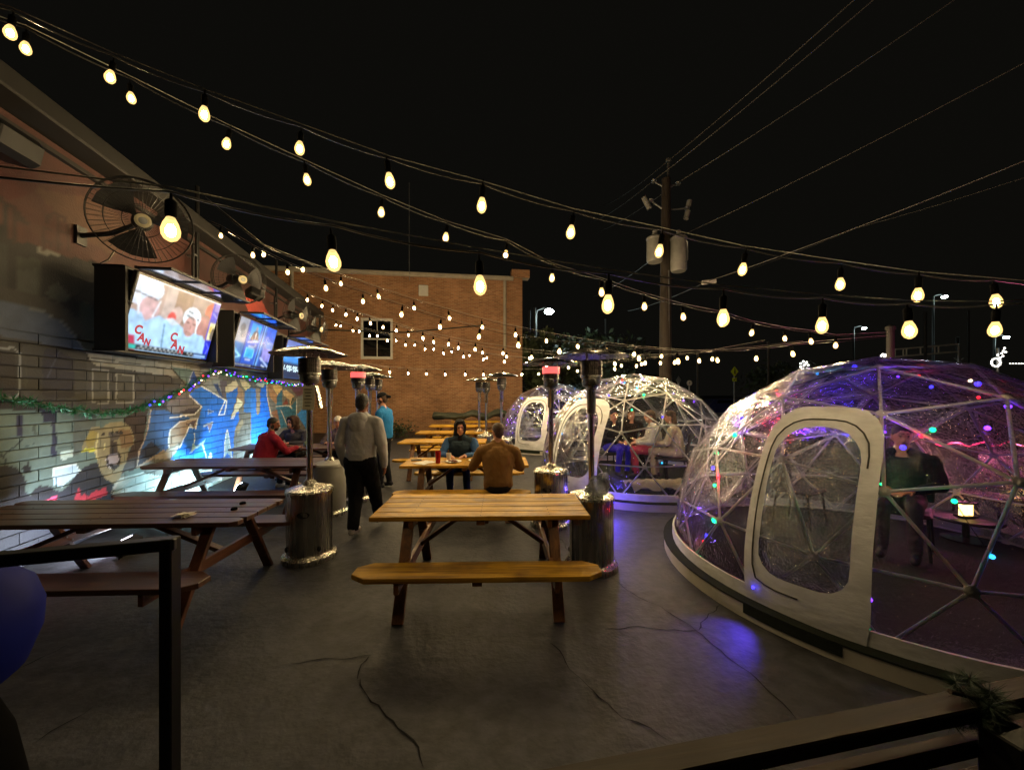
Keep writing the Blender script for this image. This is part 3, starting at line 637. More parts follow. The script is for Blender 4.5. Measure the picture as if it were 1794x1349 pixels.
# things on the tables
M['red_plastic'] = mat('red_plastic', '#a01420', .25, 0, .1, 5, spec=.6)
M['cup_white'] = mat('cup_white', '#e0ddd4', .5, 0, .08, 5)
M['brown_food'] = mat('browned_food', '#7a3c1c', .6, 0, .5, 30, bump=.6, bscale=40)
def tumbler(p, h, r, m, name, label, cat):
    mb = MB(); mb.lathe([(r * .74, 0), (r * .78, .01), (r * .9, h * .6), (r, h), (r * .93, h), (r * .72, .02)], 18); return tag(mb.build(name, m, smooth=40, loc=p), label, cat)
tz = .762
tumbler(at(768, 806, 5.72) * 1.0 if False else Vector((-1.10, 5.72, tz)), .18, .045, M['red_plastic'], 'plastic_cup', 'tall red plastic cup on the table of the two seated people', 'cup')
tumbler(Vector((-.99, 6.02, tz)), .10, .04, M['cup_white'], 'paper_cup', 'small white paper cup beside the plates', 'cup')
def plate(p, r, label):
    t = thing('plate', label, 'plate', p)
    mb = MB(); mb.lathe([(r * .6, 0), (r * .65, .004), (r, .016), (r * .98, .02), (r * .62, .010), (0.001, .009)], 22); mb.build('dish', M['cup_white'], t, 40)
    mb = MB()
    for k in range(7): mb.ell((random.uniform(-.5, .5) * r, random.uniform(-.5, .5) * r, .02), (.03, .025, .014), 8, 5)
    mb.build('food', M['brown_food'], t, 60)
plate(Vector((-.88, 5.80, tz)), .12, 'plate of food in front of the hooded person')
plate(Vector((-.55, 5.90, tz)), .12, 'plate of food under the hands of the brown jacket')
def sheet(p, w, h, rz, m, name, label, cat, curl=.01):
    n = 5; mb = MB()
    vs = [((i / n - .5) * w, (j / n - .5) * h, .003 + curl * abs(math.sin(i * 1.3 + j * .8))) for j in range(n + 1) for i in range(n + 1)]
    fs = [(j * (n + 1) + i, j * (n + 1) + i + 1, (j + 1) * (n + 1) + i + 1, (j + 1) * (n + 1) + i) for j in range(n) for i in range(n)]
    k = len(vs); vs2 = [(x, y, z - .002) for x, y, z in vs]
    mb.add(vs, fs); mb.add(vs2, [tuple(reversed(f)) for f in fs])
    return tag(mb.build(name, m, smooth=60, loc=p, rot=(0, 0, rz)), label, cat)
sheet(Vector((-1.30, 5.72, tz)), .22, .28, -.5, M['paper'], 'menu_sheet', 'white paper menu lying left of the red cup', 'paper')
e = MB(); e.box((0, 0, .006), (.16, .08, .012), bev=.004); tag(e.build('phone', M['black_plastic'], loc=(-1.48, 5.95, tz), rot=(0, 0, .3)), 'black phone beside the paper menu', 'phone')
def crumple(p, s, m, name, label, cat, seed=1, n=5):
    rr = random.Random(seed); mb = MB()
    for k in range(n):
        vs = [(rr.uniform(-1, 1) * s, rr.uniform(-.8, .8) * s, rr.uniform(0, .4) * s) for _ in range(6)]
        mb.add(vs, [(0, 1, 2), (0, 2, 3), (3, 2, 4), (4, 5, 0), (1, 5, 2)])
    return tag(mb.build(name, m, loc=p), label, cat)
crumple(Vector((-2.75, 3.22, tz)), .085, M['paper'], 'napkin', 'crumpled napkins lying on the near dark table', 'napkin', 3, 7)
for (x, y), lb2 in (((-2.47, 3.42), 'small dark bottle cap at the front on the near dark table'), ((-2.52, 3.60), 'small dark bottle cap at the back on the near dark table')):
    e = MB(); e.lathe([(.026, 0), (.026, .012), (.02, .018)], 14); tag(e.build('bottle_cap', M['dark_rubber'], smooth=40, loc=(x, y, tz)), lb2, 'cap', 'caps on the near dark table')
e = MB(); e.ell((0, 0, .1), (.2, .11, .11), 16, 9); e.ell((.1, 0, .12), (.12, .1, .1), 12, 7); e.tube([(-.15, 0, .15), (-.05, 0, .26), (.1, 0, .26), (.18, 0, .15)], .012, 6)
M['navy_cloth'] = mat('navy_cloth', '#1c2230', .8, 0, .3, 10, bump=.5, bscale=25)
tag(e.build('shoulder_bag', M['navy_cloth'], smooth=60, loc=(-1.12, 6.58, .46)), 'dark bag lying on the bench beside the hooded person', 'bag')
M['salsa'] = mat('green_salad', '#7c9a70', .6, 0, .4, 25)
e = MB(); e.ell((0, 0, .05), (.09, .07, .06), 14, 8); tag(e.build('salad_bowl', M['salsa'], smooth=60, loc=(-4.0, 7.55, tz)), 'pale green bowl in front of the person with glasses', 'bowl')
e = MB(); e.box((0, 0, .05), (.12, .1, .1), bev=.01); tag(e.build('snack_basket', M['red_plastic'], loc=(-3.2, 7.5, tz)), 'small red basket at the right end of the dark table', 'basket')

# ================================================================== patio heaters
M['hole'] = mat('dark_opening', '#050505', .8)
M['glow'] = emit('burner_glow', (1.0, .10, .09), 1.6, '#401010')
M['mesh_metal'] = mat('burner_mesh', '#4a4644', .35, .9, .4, 30)
M['tank_white'] = mat('tank_paint', '#9a9890', .5, 0, .15, 3)
M['label_sheet'] = mat('label_sheet', '#b9b6a4', .6, 0, .3, 4, stretch=(1, 1, 30))
def make_heater(label, lit=False, tank=None, open_label=False):
    t = thing('patio_heater', label, 'patio heater', group='tall patio heaters')
    mb = MB(); mb.lathe([(.27, 0), (.275, .02), (.27, .05), (.24, .075), (.235, .085)], 36); mb.build('base', M['steel'], t, 35)
    mb = MB(); mb.lathe([(.222, .08), (.228, .10), (.228, .70), (.236, .705), (.236, .735), (.222, .75)], 40); tk = mb.build('tank_housing', tank or M['steel'], t, 35)
    mb = MB(); mb.lathe([(.232, .737), (.228, .752), (.12, .785), (.055, .80)], 32); mb.build('housing_lid', tank or M['steel'], t, 12)
    if not tank:
        mb = MB(); prof = []
        for k in range(20):
            a = 2 * math.pi * k / 20; prof.append((.062 * math.cos(a), .033 * math.sin(a)))
        vs = [(.2295 * math.cos(-math.pi / 2 + u / .2295), .2295 * math.sin(-math.pi / 2 + u / .2295), .52 + w_) for u, w_ in prof]
        vs += [(p[0] * .94, p[1] * .94, p[2]) for p in vs]
        mb.add(vs, [tuple(range(20))] + [(i, (i + 1) % 20, 20 + (i + 1) % 20, 20 + i) for i in range(20)]); mb.build('handle_opening', M['hole'], tk)
        for aa in (-2.5, -.9):
            mb = MB(); mb.ell((.228 * math.cos(aa), .228 * math.sin(aa), .15), (.02, .02, .03), 10, 6); mb.build('vent_hole', M['hole'], tk)
    mb = MB(); mb.tube([(.2275, -.03, .1), (.2275, -.03, .69)], .004, 5); mb.build('door_seam', M['hole'], tk)
    mb = MB(); mb.tube([(0, 0, .78), (0, 0, 1.88)], .031, 18); mb.lathe([(.075, .795), (.06, .825), (.036, .85)], 20); mb.build('pole', M['steel'], t, 40)
    mb = MB(); mb.lathe([(.042, 1.60), (.046, 1.61), (.046, 1.84), (.055, 1.86), (.055, 1.88)], 20); mb.build('collar', M['steel'], t, 35)
    mb = MB(); mb.lathe([(.05, 1.87), (.09, 1.89), (.10, 1.93), (.10, 1.97), (.115, 1.98), (.115, 2.0)], 28); mb.build('burner_bowl', M['steel_dull'], t, 35)
    mb = MB()
    for k in range(36):
        a = 2 * math.pi * k / 36; c, s = math.cos(a), math.sin(a)
        mb.box((.108 * c, .108 * s, 2.075), (.005, .011, .15), Euler((0, 0, a)))
    for z in (2.0, 2.05, 2.10, 2.15): mb.lathe([(.110, z - .004), (.113, z), (.110, z + .004)], 28, cap=False)
    mb.build('burner_grille', M['mesh_metal'], t)
    mb = MB(); mb.lathe([(.098, 2.0), (.100, 2.01), (.100, 2.15), (.09, 2.16)], 28)
    co = mb.build('burner_core', M['hole'], t, 40)
    if lit:
        mb = MB(); mb.lathe([(.117, 2.065), (.119, 2.07), (.119, 2.15), (.117, 2.155)], 28, cap=False); mb.build('glowing_screen', M['glow'], t, 40)
    mb = MB(); n = 32; prof = [(.002, 2.285), (.10, 2.278), (.20, 2.262), (.30, 2.235), (.378, 2.202), (.386, 2.194), (.378, 2.196), (.30, 2.227), (.20, 2.254), (.10, 2.270), (.002, 2.277)]
    vs = []; fs = []
    for i, (r_, z) in enumerate(prof):
        for k in range(n):
            a = 2 * math.pi * k / n; w_ = .006 * math.sin(4 * a) * r_ / .4
            vs.append((r_ * math.cos(a), r_ * math.sin(a), z + w_))
    for i in range(len(prof) - 1):
        for k in range(n): fs.append((i * n + k, i * n + (k + 1) % n, (i + 1) * n + (k + 1) % n, (i + 1) * n + k))
    mb.add(vs, fs); rf = mb.build('reflector_hood', M['steel_dull'], t, 60)
    mb = MB()
    for k in range(4):
        a = math.pi / 4 + k * math.pi / 2; mb.tube([(.06 * math.cos(a), .06 * math.sin(a), 2.288), (.38 * math.cos(a), .38 * math.sin(a), 2.212)], .006, 6)
    mb.build('hood_seam', M['steel'], rf, 60)
    for k in range(3):
        a = .4 + k * 2.094; mb = MB(); mb.tube([(.09 * math.cos(a), .09 * math.sin(a), 2.15), (.09 * math.cos(a), .09 * math.sin(a), 2.27)], .006, 6); mb.build('hood_stud', M['steel'], t)
    if open_label:
        mb = MB(); mb.add([(-.05, -.05, 1.86), (.07, -.055, 1.86), (.06, -.06, 1.60), (-.055, -.055, 1.60), (-.05, -.046, 1.86), (.07, -.051, 1.86), (.06, -.056, 1.60), (-.055, -.051, 1.60)], [(0, 1, 2, 3), (7, 6, 5, 4), (0, 4, 5, 1), (1, 5, 6, 2), (2, 6, 7, 3), (3, 7, 4, 0)]); ls = mb.build('label_sheet', M['label_sheet'], t)
        mb = MB()
        for k in range(6): mb.box((.004 - .001 * k, -.0625, 1.82 - k * .035), (.08 - (k % 3) * .015, .002, .008))
        mb.build('printed_line', M['black_plastic'], ls)
        mb = MB(); mb.beam((.075, -.03, 1.86), (.125, -.05, 1.62), .05, .02); mb.build('hanging_card', M['steel'], t)
    return t
def put(t, x, y, rz=0, sc=1.0): t.location = (x, y, 0); t.rotation_euler = (0, 0, R(rz)); t.scale = (sc, sc, sc); return t
put(make_heater('steel patio heater nearest on the left, label sheet on its pole', open_label=True), -2.22, 4.22, 12, 1.01)
put(make_heater('patio heater with a grey painted tank, behind the nearest left one', tank=M['tank_white']), -2.74, 5.78, 100)
put(make_heater('heater with glowing red burner left of the walking person', lit=True), -2.62, 6.55, 20)
h4 = put(make_heater('patio heater behind the person in the blue shirt, right of the red-lit one'), -3.27, 8.85, 30)
put(make_heater('farthest patio heater on the left, just behind the bearded person'), -3.38, 9.7, 60)
put(make_heater('patio heater nearest on the right with a plastic bag on its tank'), .825, 4.0, -150, .99)
put(make_heater('heater with glowing red burner in front of the middle dome', lit=True), .535, 5.28, -20)
put(make_heater('left of the two far patio heaters behind the hooded person'), -.90, 10.6, 10, .98)
put(make_heater('right of the two far patio heaters behind the hooded person'), -.67, 10.0, 80, .97)
put(make_heater('patio heater standing just left of the farthest dome'), -.24, 8.9, 50)
# clear plastic bag on the near right heater
def clear_film(name, tint, wr_scale, wr_str, haze=.05, rough=.07, ior=1.5, gain=1.0):
    m, nt, N, L, P = newmat(name); N.remove(P); out = N['Material Output']
    tc = N.new('ShaderNodeTexCoord')
    n1 = N.new('ShaderNodeTexNoise'); n1.inputs['Scale'].default_value = wr_scale; n1.inputs['Detail'].default_value = 3; n1.inputs['Distortion'].default_value = .9; L.new(tc.outputs['Object'], n1.inputs['Vector'])
    n2 = N.new('ShaderNodeTexNoise'); n2.inputs['Scale'].default_value = wr_scale * 13; n2.inputs['Detail'].default_value = 2; n2.inputs['Distortion'].default_value = .8; L.new(tc.outputs['Object'], n2.inputs['Vector'])
    ad = N.new('ShaderNodeMath'); ad.operation = 'MULTIPLY_ADD'; ad.inputs[1].default_value = .26; L.new(n2.outputs[0], ad.inputs[0]); L.new(n1.outputs[0], ad.inputs[2])
    bp = N.new('ShaderNodeBump'); bp.inputs['Strength'].default_value = wr_str; bp.inputs['Distance'].default_value = .06; L.new(ad.outputs[0], bp.inputs['Height'])
    tr = N.new('ShaderNodeBsdfTransparent'); tr.inputs[0].default_value = (*tint, 1)
    tl = N.new('ShaderNodeBsdfTranslucent'); tl.inputs[0].default_value = (.9, .9, .92, 1); L.new(bp.outputs[0], tl.inputs['Normal'])
    gl = N.new('ShaderNodeBsdfGlossy'); gl.inputs['Roughness'].default_value = rough; gl.inputs[0].default_value = (1, 1, 1, 1); L.new(bp.outputs[0], gl.inputs['Normal'])
    fr = N.new('ShaderNodeFresnel'); fr.inputs[0].default_value = ior; L.new(bp.outputs[0], fr.inputs['Normal'])
    gm = N.new('ShaderNodeMath'); gm.operation = 'MULTIPLY'; gm.use_clamp = True; gm.inputs[1].default_value = gain; L.new(fr.outputs[0], gm.inputs[0])
    ge = N.new('ShaderNodeNewGeometry'); dt = N.new('ShaderNodeVectorMath'); dt.operation = 'DOT_PRODUCT'; L.new(ge.outputs['Incoming'], dt.inputs[0]); L.new(ge.outputs['True Normal'], dt.inputs[1])
    ab = N.new('ShaderNodeMath'); ab.operation = 'ABSOLUTE'; L.new(dt.outputs['Value'], ab.inputs[0]); mxm = N.new('ShaderNodeMath'); mxm.operation = 'MAXIMUM'; mxm.inputs[1].default_value = .06; L.new(ab.outputs[0], mxm.inputs[0])
    dv = N.new('ShaderNodeMath'); dv.operation = 'DIVIDE'; dv.inputs[0].default_value = haze; L.new(mxm.outputs[0], dv.inputs[1])   # longer path through the sheet at a slant
    m1 = N.new('ShaderNodeMixShader'); L.new(dv.outputs[0], m1.inputs[0]); L.new(tr.outputs[0], m1.inputs[1]); L.new(tl.outputs[0], m1.inputs[2])
    m2 = N.new('ShaderNodeMixShader'); L.new(gm.outputs[0], m2.inputs[0]); L.new(m1.outputs[0], m2.inputs[1]); L.new(gl.outputs[0], m2.inputs[2])
    L.new(m2.outputs[0], out.inputs[0]); return m
M['bag'] = clear_film('clear_bag', (.80, .88, .86), 9, 1.0, .25, .12)
e = MB(); rr = random.Random(4); e.ell((0, 0, .08), (.11, .10, .10), 18, 10); e.ell((.05, .0, .15), (.06, .05, .07), 12, 8); e.ell((-.09, .02, .04), (.05, .05, .04), 10, 6)
e.v = [(x + rr.uniform(-.012, .012), y + rr.uniform(-.012, .012), z + rr.uniform(-.01, .01)) for x, y, z in e.v]
tag(e.build('plastic_bag', M['bag'], smooth=70, loc=(.87, 3.86, .79)), 'crumpled clear plastic bag on the lid of the near right heater', 'bag')

# ================================================================== screens on the mural wall
M['tv_black'] = mat('tv_cabinet_black', '#0c0d0f', .6, 0, .3, 4)
M['bezel'] = mat('tv_bezel', '#08090a', .25, 0, .2, 4)
M['panel_white'] = mat('awning_panel', '#e6f2fc', .14, 1.0, .05, 4)
M['screen'] = vcol_mat('lit_screen', 'picture', emission=1.15)
def paint_screen(u, v, items):
    c = np.zeros((len(u), 4)); c[:, 3] = 1
    for it in items:
        m = inpoly(u, v, it[1]) if it[0] == 'p' else near_line(u, v, it[1], it[3])
        c[m, :3] = lin(it[2])
    n_ = int(round(len(np.unique(u)))); k_ = len(u) // n_; g = c[:, :3].reshape(k_, n_, 3)
    for _ in range(3):                                  # soft focus of a broadcast picture
        p_ = np.pad(g, ((1, 1), (1, 1), (0, 0)), 'edge'); g = (p_[1:-1, 1:-1] * 2 + p_[:-2, 1:-1] + p_[2:, 1:-1] + p_[1:-1, :-2] + p_[1:-1, 2:]) / 6
    sh = np.random.RandomState(3).rand(k_ // 6 + 2, n_ // 6 + 2); yy_ = np.arange(k_) / 6; xx_ = np.arange(n_) / 6; y0_ = yy_.astype(int); x0_ = xx_.astype(int); fy = (yy_ - y0_)[:, None]; fx = (xx_ - x0_)[None]
    sh = (sh[y0_][:, x0_] * (1 - fy) + sh[y0_ + 1][:, x0_] * fy) * (1 - fx) + (sh[y0_][:, x0_ + 1] * (1 - fy) + sh[y0_ + 1][:, x0_ + 1] * fy) * fx
    c[:, :3] = (g * (.72 + .5 * sh[..., None])).reshape(-1, 3)
    return c
def RC(x0, y0, x1, y1): return [(x0, y0), (x1, y0), (x1, y1), (x0, y1)]
rt = random.Random(5)
TV1 = [('p', RC(-1, -1, 3, 2), '#a58f86'), ('p', RC(.30, .0, .5, .62), '#b8a8a4'), ('p', RC(.42, 0, .62, .5), '#927868'), ('p', circ(.47, .42, .07, .16), '#c9b0ac'), ('p', circ(.42, .46, .05, .10), '#d84848'), ('p', circ(.90, .20, .09, .16), '#d86450'), ('p', circ(.84, .55, .10, .30), '#b07c78'),
 ('p', RC(.0, 0, .24, .38), '#c4d0e4'), ('p', circ(.14, .14, .13, .16), '#c8dcf4'), ('p', circ(.17, .40, .10, .17), '#c8a6ac'), ('p', [(-.1, .45), (.10, .48), (.16, .58), (.28, .46), (.36, .50), (.42, .9), (.42, 1.1), (-.1, 1.1)], '#a8d0f4'), ('p', [(-.1, .78), (.10, .80), (.14, 1.0), (-.1, 1.1)], '#b03050'),
 ('l', [(.04, .25), (.08, .5)], '#e8f0fc', .01), ('l', [(.0, .22), (.22, .26)], '#203048', .010), ('l', [(.26, .26), (.22, .50)], '#e8f0fc', .008),
 ('p', [(.34, .50), (.44, .47), (.58, .56), (.70, .60), (.86, .62), (.99, .80), (1.02, 1.1), (.38, 1.1)], '#a6d2f6'), ('p', [(.36, .48), (.44, .45), (.52, .52), (.44, .56)], '#d8e8f4'), ('l', [(.36, .56), (.40, 1.0)], '#6088a8', .008),
 ('p', circ(.66, .48, .085, .20), '#c69a96'), ('p', circ(.66, .37, .115, .17), '#dcecf8'), ('p', circ(.66, .50, .078, .15), '#c69a96'), ('l', [(.61, .45), (.64, .46)], '#54343a', .010), ('l', [(.69, .46), (.72, .47)], '#54343a', .010), ('l', [(.63, .60), (.68, .61)], '#74444a', .009), ('l', [(.665, .50), (.67, .55)], '#a87874', .008), ('p', circ(.655, .63, .045, .035), '#a8807a'),
 ('l', [(.60, .28), (.66, .30)], '#304458', .010), ('l', [(.60, .35), (.68, .38)], '#304458', .012), ('l', [(.74, .40), (.75, .60)], '#e8f4fc', .010), ('p', circ(.74, .38, .015, .02), '#304458'),
 ('p', [(.90, -.1), (1.1, -.1), (1.1, 1.1), (.93, 1.1), (.90, .5)], '#4044c8'), ('p', RC(.93, .0, 1.1, .16), '#9080d8'), ('l', [(.93, .2), (1.0, .26)], '#8890f0', .008), ('p', RC(.92, .36, 1.1, .66), '#e4ddb0'), ('p', RC(.93, .42, .965, .55), '#d8b84c'), ('p', circ(.985, .56, .03, .10), '#686058'), ('p', circ(.985, .47, .016, .03), '#4c3c34'), ('p', RC(.92, .67, 1.1, 1.0), '#2430d0'), ('l', [(.94, .72), (.99, .80), (.96, .92)], '#6878f8', .007),
 ('p', RC(0, .915, 1, 1), '#101820'), ('p', RC(.03, .93, .14, .985), '#28b0a8')] + [('p', RC(.16 + k * .024 + (.05 if k > 20 else 0), .925 if k % 2 else .96, .175 + k * .024 + (.05 if k > 20 else 0), .945 if k % 2 else .975), '#d8e8f0') for k in range(28)] + [('p', RC(.80, .93, .98, .99), '#2050a0'), ('l', [(.82, .96), (.96, .96)], '#b0d8f8', .012), ('l', [(0, .0), (1, .0)], '#f4e8f0', .012)]
TV2 = [('p', RC(-1, -1, 3, 2), '#1c4a9c'), ('p', RC(0, 0, .22, .5), '#8894a8'), ('p', circ(.10, .2, .06, .1), '#5a6474'), ('p', circ(.14, .33, .06, .08), '#707c90'), ('p', RC(0, .5, .22, .9), '#3c78b8'), ('l', [(.02, .68), (.20, .78), (.02, .86)], '#a8e8f8', .012), ('l', [(.02, .62), (.20, .78)], '#8cd0f0', .008),
 ('p', RC(.24, .0, .58, .92), '#1858c8'), ('p', RC(.30, .04, .55, .40), '#18a0ec'), ('p', [(.32, .40), (.38, .22), (.44, .16), (.50, .22), (.55, .38)], '#26304c'), ('p', circ(.44, .14, .03, .05), '#8898b0'), ('p', [(.43, .22), (.46, .22), (.45, .36)], '#d8e4f0'), ('l', [(.30, .46), (.55, .40)], '#c8e4f8', .008), ('p', RC(.30, .58, .50, .78), '#18a8f0'), ('l', [(.30, .58), (.50, .58), (.50, .78), (.30, .78), (.30, .58)], '#7cd8fc', .010), ('l', [(.34, .54), (.48, .54)], '#a8c8e8', .012), ('l', [(.34, .83), (.46, .83)], '#c8d8f0', .012), ('p', circ(.5, .5, .02, .035), '#90b0d8'),
 ('l', [(.60, 0), (.58, 1)], '#58a0f0', .010), ('l', [(.66, 0), (.64, 1)], '#88c8fc', .010), ('l', [(.70, 0), (.67, 1)], '#3878d8', .014), ('p', RC(.72, 0, 1, .34), '#1060e0'), ('p', RC(.72, .34, 1, .62), '#5c88d8'), ('p', RC(.74, .5, 1, .8), '#8888d8'), ('l', [(.72, .74), (1, .92)], '#b0c8f8', .02), ('l', [(.8, .9), (1, .97)], '#d8e8ff', .012), ('p', RC(0, .935, 1, 1), '#0c1420')] + [('p', RC(.04 + k * .035, .945, .06 + k * .035, .965), '#e0f0fc') for k in range(14)]
TV3 = [('p', RC(-1, -1, 3, 2), '#184878'), ('p', RC(0, 0, 1, .18), '#4468b8'), ('p', RC(0, .16, 1, .58), '#2c90e8'), ('p', [(.0, .18), (.6, .22), (.6, .40), (0, .30)], '#68b8f4'), ('p', [(.35, .2), (.62, .2), (.55, .4), (.4, .36)], '#a8d4f8'), ('p', RC(0, .58, 1, 1), '#143458')]
M['txt_white'] = emit('screen_text', (.62, .85, .95), 1.1)
M['txt_red'] = emit('screen_red', (.42, .01, .03), 1.0)
def text_mesh(body, size, m, name, parent, loc, rot=(0, 0, 0), shear=0.0, ext=.0005):
    cu = bpy.data.curves.new(name, 'FONT'); cu.body = body; cu.size = size; cu.align_x = 'CENTER'; cu.align_y = 'CENTER'; cu.extrude = ext; cu.offset = size * .045; cu.shear = shear
    tmp = bpy.data.objects.new(name, cu); COL.objects.link(tmp)
    dg = bpy.context.evaluated_depsgraph_get(); me = bpy.data.meshes.new_from_object(tmp.evaluated_get(dg))
    bpy.data.objects.remove(tmp); me.materials.clear(); me.materials.append(m)
    return link(name, me, parent, loc, rot)
def make_tv(label, pl_, pr_, w, h, items, res, tilt=12, letters=None):
    """pl_, pr_: centre of the left and right screen edges as seen from the patio"""
    c = (pl_ + pr_) / 2; c.z = (pl_.z + pr_.z) / 2; d = pr_ - pl_; d.z = 0; ang = math.atan2(d.y, d.x)
    t = thing('wall_television', label, 'television', c, ang, 'televisions in black cabinets on the mural wall')
    # local: x along the screen, -y towards the patio viewer, z up
    ti = Matrix.Rotation(R(tilt), 3, 'X')
    def Q(x, y, z): return ti @ Vector((x, y, z))
    mb = MB(); mb.box(Q(0, .03, 0), (w + .06, .06, h + .07), ti, .008); mb.build('bezel', M['bezel'], t)
    nx, nz = res; us = np.linspace(0, 1, nx); vsn = np.linspace(0, 1, nz); U, V_ = np.meshgrid(us, vsn)
    mb = MB(); mb.add([Q((u - .5) * w, -.003, (.5 - v_) * h) for u, v_ in zip(U.ravel(), V_.ravel())], [(k * nx + i, (k + 1) * nx + i, (k + 1) * nx + i + 1, k * nx + i + 1) for k in range(nz - 1) for i in range(nx - 1)])
    sc = mb.build('screen', M['screen'], t); a_ = sc.data.color_attributes.new('picture', 'FLOAT_COLOR', 'POINT')
    a_.data.foreach_set('color', paint_screen(U.ravel(), V_.ravel(), items).ravel())
    for body, u, v_, size, m_, rz in (letters or []):
        p = Q((u - .5) * w, -.006, (.5 - v_) * h)
        text_mesh(body, size, m_, 'screen_lettering', sc, p, (R(90 + tilt), rz, 0))
    # cabinet
    D = .33; H2 = h / 2 + .045; mb = MB(); mb.box((-w / 2 - .06, D / 2 - .02, .02), (.04, D, 2 * H2)); mb.box((w / 2 + .06, D / 2 - .02, .02), (.04, D, 2 * H2)); mb.box((0, D / 2, H2 + .01), (w + .16, D, .03)); mb.box((0, D / 2 + .06, -H2 + .03), (w + .16, D - .12, .03)); mb.box((0, D - .03, .02), (w + .08, .03, 2 * H2 - .02)); mb.build('cabinet', M['tv_black'], t)
    # raised lid, three pale panels in a black frame
    z = H2 + .0; y0, y1 = -.13, -.50; mb = MB()
    for x in np.linspace(-w / 2 - .05, w / 2 + .05, 4): mb.box((x, (y0 + y1) / 2, z), (.045, abs(y1 - y0), .03))
    for y in (y0, y1): mb.box((0, y, z), (w + .16, .03, .03))
    ld = mb.build('lid_frame', M['tv_black'], t)
    for k in range(3):
        x = -w / 2 - .05 + (k + .5) * (w + .10) / 3; mb = MB(); mb.box((x, (y0 + y1) / 2, z + .004), ((w + .1) / 3 - .046, abs(y1 - y0) - .032, .012)); mb.build('lid_panel', M['panel_white'], ld)
    return t
SL = Vector
make_tv('nearest screen on the mural wall, hockey players in white', at(233, 543, 4.72), at(370, 583, 6.20), 1.60, .93, TV1, (150, 88), 14,
        [('C', .50, .73, .17, M['txt_red'], .06), ('A', .535, .84, .17, M['txt_red'], .06), ('N', .625, .905, .15, M['txt_red'], .06), ('C', .12, .72, .15, M['txt_red'], .1), ('A', .17, .82, .15, M['txt_red'], .1), ('N', .235, .87, .12, M['txt_red'], .1)])
make_tv('middle screen on the mural wall showing a blue news broadcast', at(411, 596, 7.10), at(476, 614, 8.75), 1.68, .93, TV2, (110, 70), 14)
make_tv('farthest screen on the mural wall with a phone number in pale letters', at(497, 625, 9.15), at(541, 640, 10.75), 1.66, .93, TV3, (60, 40), 14, [('1-800-800-CO', .42, .74, .20, M['txt_white'], 0)])

# ================================================================== wall fans
M['fan_blade'] = mat('fan_blade', '#2a2a2c', .45, .3, .3, 6)
M['fan_hub'] = mat('fan_hub', '#c8c0a0', .4, 0, .2, 6)
M['cable_white'] = mat('cable_white', '#b8b4a8', .6)
def make_fan(label, c, r, aim):
    t = thing('wall_fan', label, 'fan', c, 0, 'black fans on the mural wall')
    q = Vector(aim).normalized().to_track_quat('Z', 'Y').to_matrix()
    def B(mb, name, m, sm=None, par=None):
        mb.v = [tuple(q @ Vector(p)) for p in mb.v]; return mb.build(name, m, par or t, sm)
    mb = MB()
    for rr_, z in ((r, 0), (r * .995, .05), (r * .995, -.05), (r * .7, .085), (r * .7, -.085), (r * .38, .10), (r * .38, -.10)):
        mb.tube([(rr_ * math.cos(2 * math.pi * k / 40), rr_ * math.sin(2 * math.pi * k / 40), z) for k in range(41)], .006 if rr_ > r * .8 else .003, 5, False)
    for k in range(48):
        a = 2 * math.pi * k / 48; c_, s_ = math.cos(a), math.sin(a)
        for sg in (1, -1): mb.tube([(.07 * c_, .07 * s_, .105 * sg), (r * .38 * c_, r * .38 * s_, .10 * sg), (r * .7 * c_, r * .7 * s_, .085 * sg), (r * c_, r * s_, .045 * sg)], .0022, 3, False)
    B(mb, 'guard_cage', M['black_metal'])
    for k in range(3):
        a0 = k * 2.094 + .3; mb = MB(); vs = []; 
        for i in range(7):
            rr_ = .06 + (r * .90 - .06) * i / 6; wd = .22 + .42 * math.sin(min(1, i / 4) * 1.57); 
            for j in range(5):
                a = a0 + (j / 4 - .5) * wd * 1.7; vs.append((rr_ * math.cos(a), rr_ * math.sin(a), (j / 4 - .5) * .07))
        mb.add(vs, [(i * 5 + j, i * 5 + j + 1, i * 5 + j + 6, i * 5 + j + 5) for i in range(6) for j in range(4)]); B(mb, 'blade', M['fan_blade'], 60)
    mb = MB(); mb.lathe([(.075, .10), (.075, .118), (.055, .125), (.055, .118), (.02, .118)], 18); h_ = B(mb, 'hub_badge', M['fan_hub'], 35)
    mb = MB(); mb.lathe([(.04, .119), (.04, .126), (.02, .13)], 14); B(mb, 'hub_centre', M['grey_metal'], 35, h_)
    mb = MB(); mb.lathe([(.09, -.32), (.10, -.30), (.10, -.10), (.06, -.06), (.03, .10)], 18); B(mb, 'motor', M['black_plastic'], 35)
    mb = MB(); b0 = q @ Vector((0, 0, -.28)); wall_y = c[1] + .12; foot = wpt(wall_y, c[2] - .12, .02) - Vector(c)
    mb.tube([b0, (b0 + foot) / 2 + Vector((0, 0, -.05)), foot], .03, 8); mb.box(foot, (.05, .14, .22), Euler((0, 0, WANG - R(90)))); mb.build('bracket_arm', M['black_metal'], t, 50)
    return t
fan1 = make_fan('large black fan nearest the camera, above the hockey screen', at(250, 388, 4.5), .46, (.62, -.62, -.22))
make_fan('black fan above the gap between the first two screens', at(420, 490, 7.3), .45, (.74, -.42, -.12))
make_fan('black fan above the middle screen, third from the camera', at(521, 553, 9.6), .44, (.93, -.12, -.1))
make_fan('black fan at the far end of the mural wall', at(557, 577, 11.5), .42, (.95, -.10, -.1))
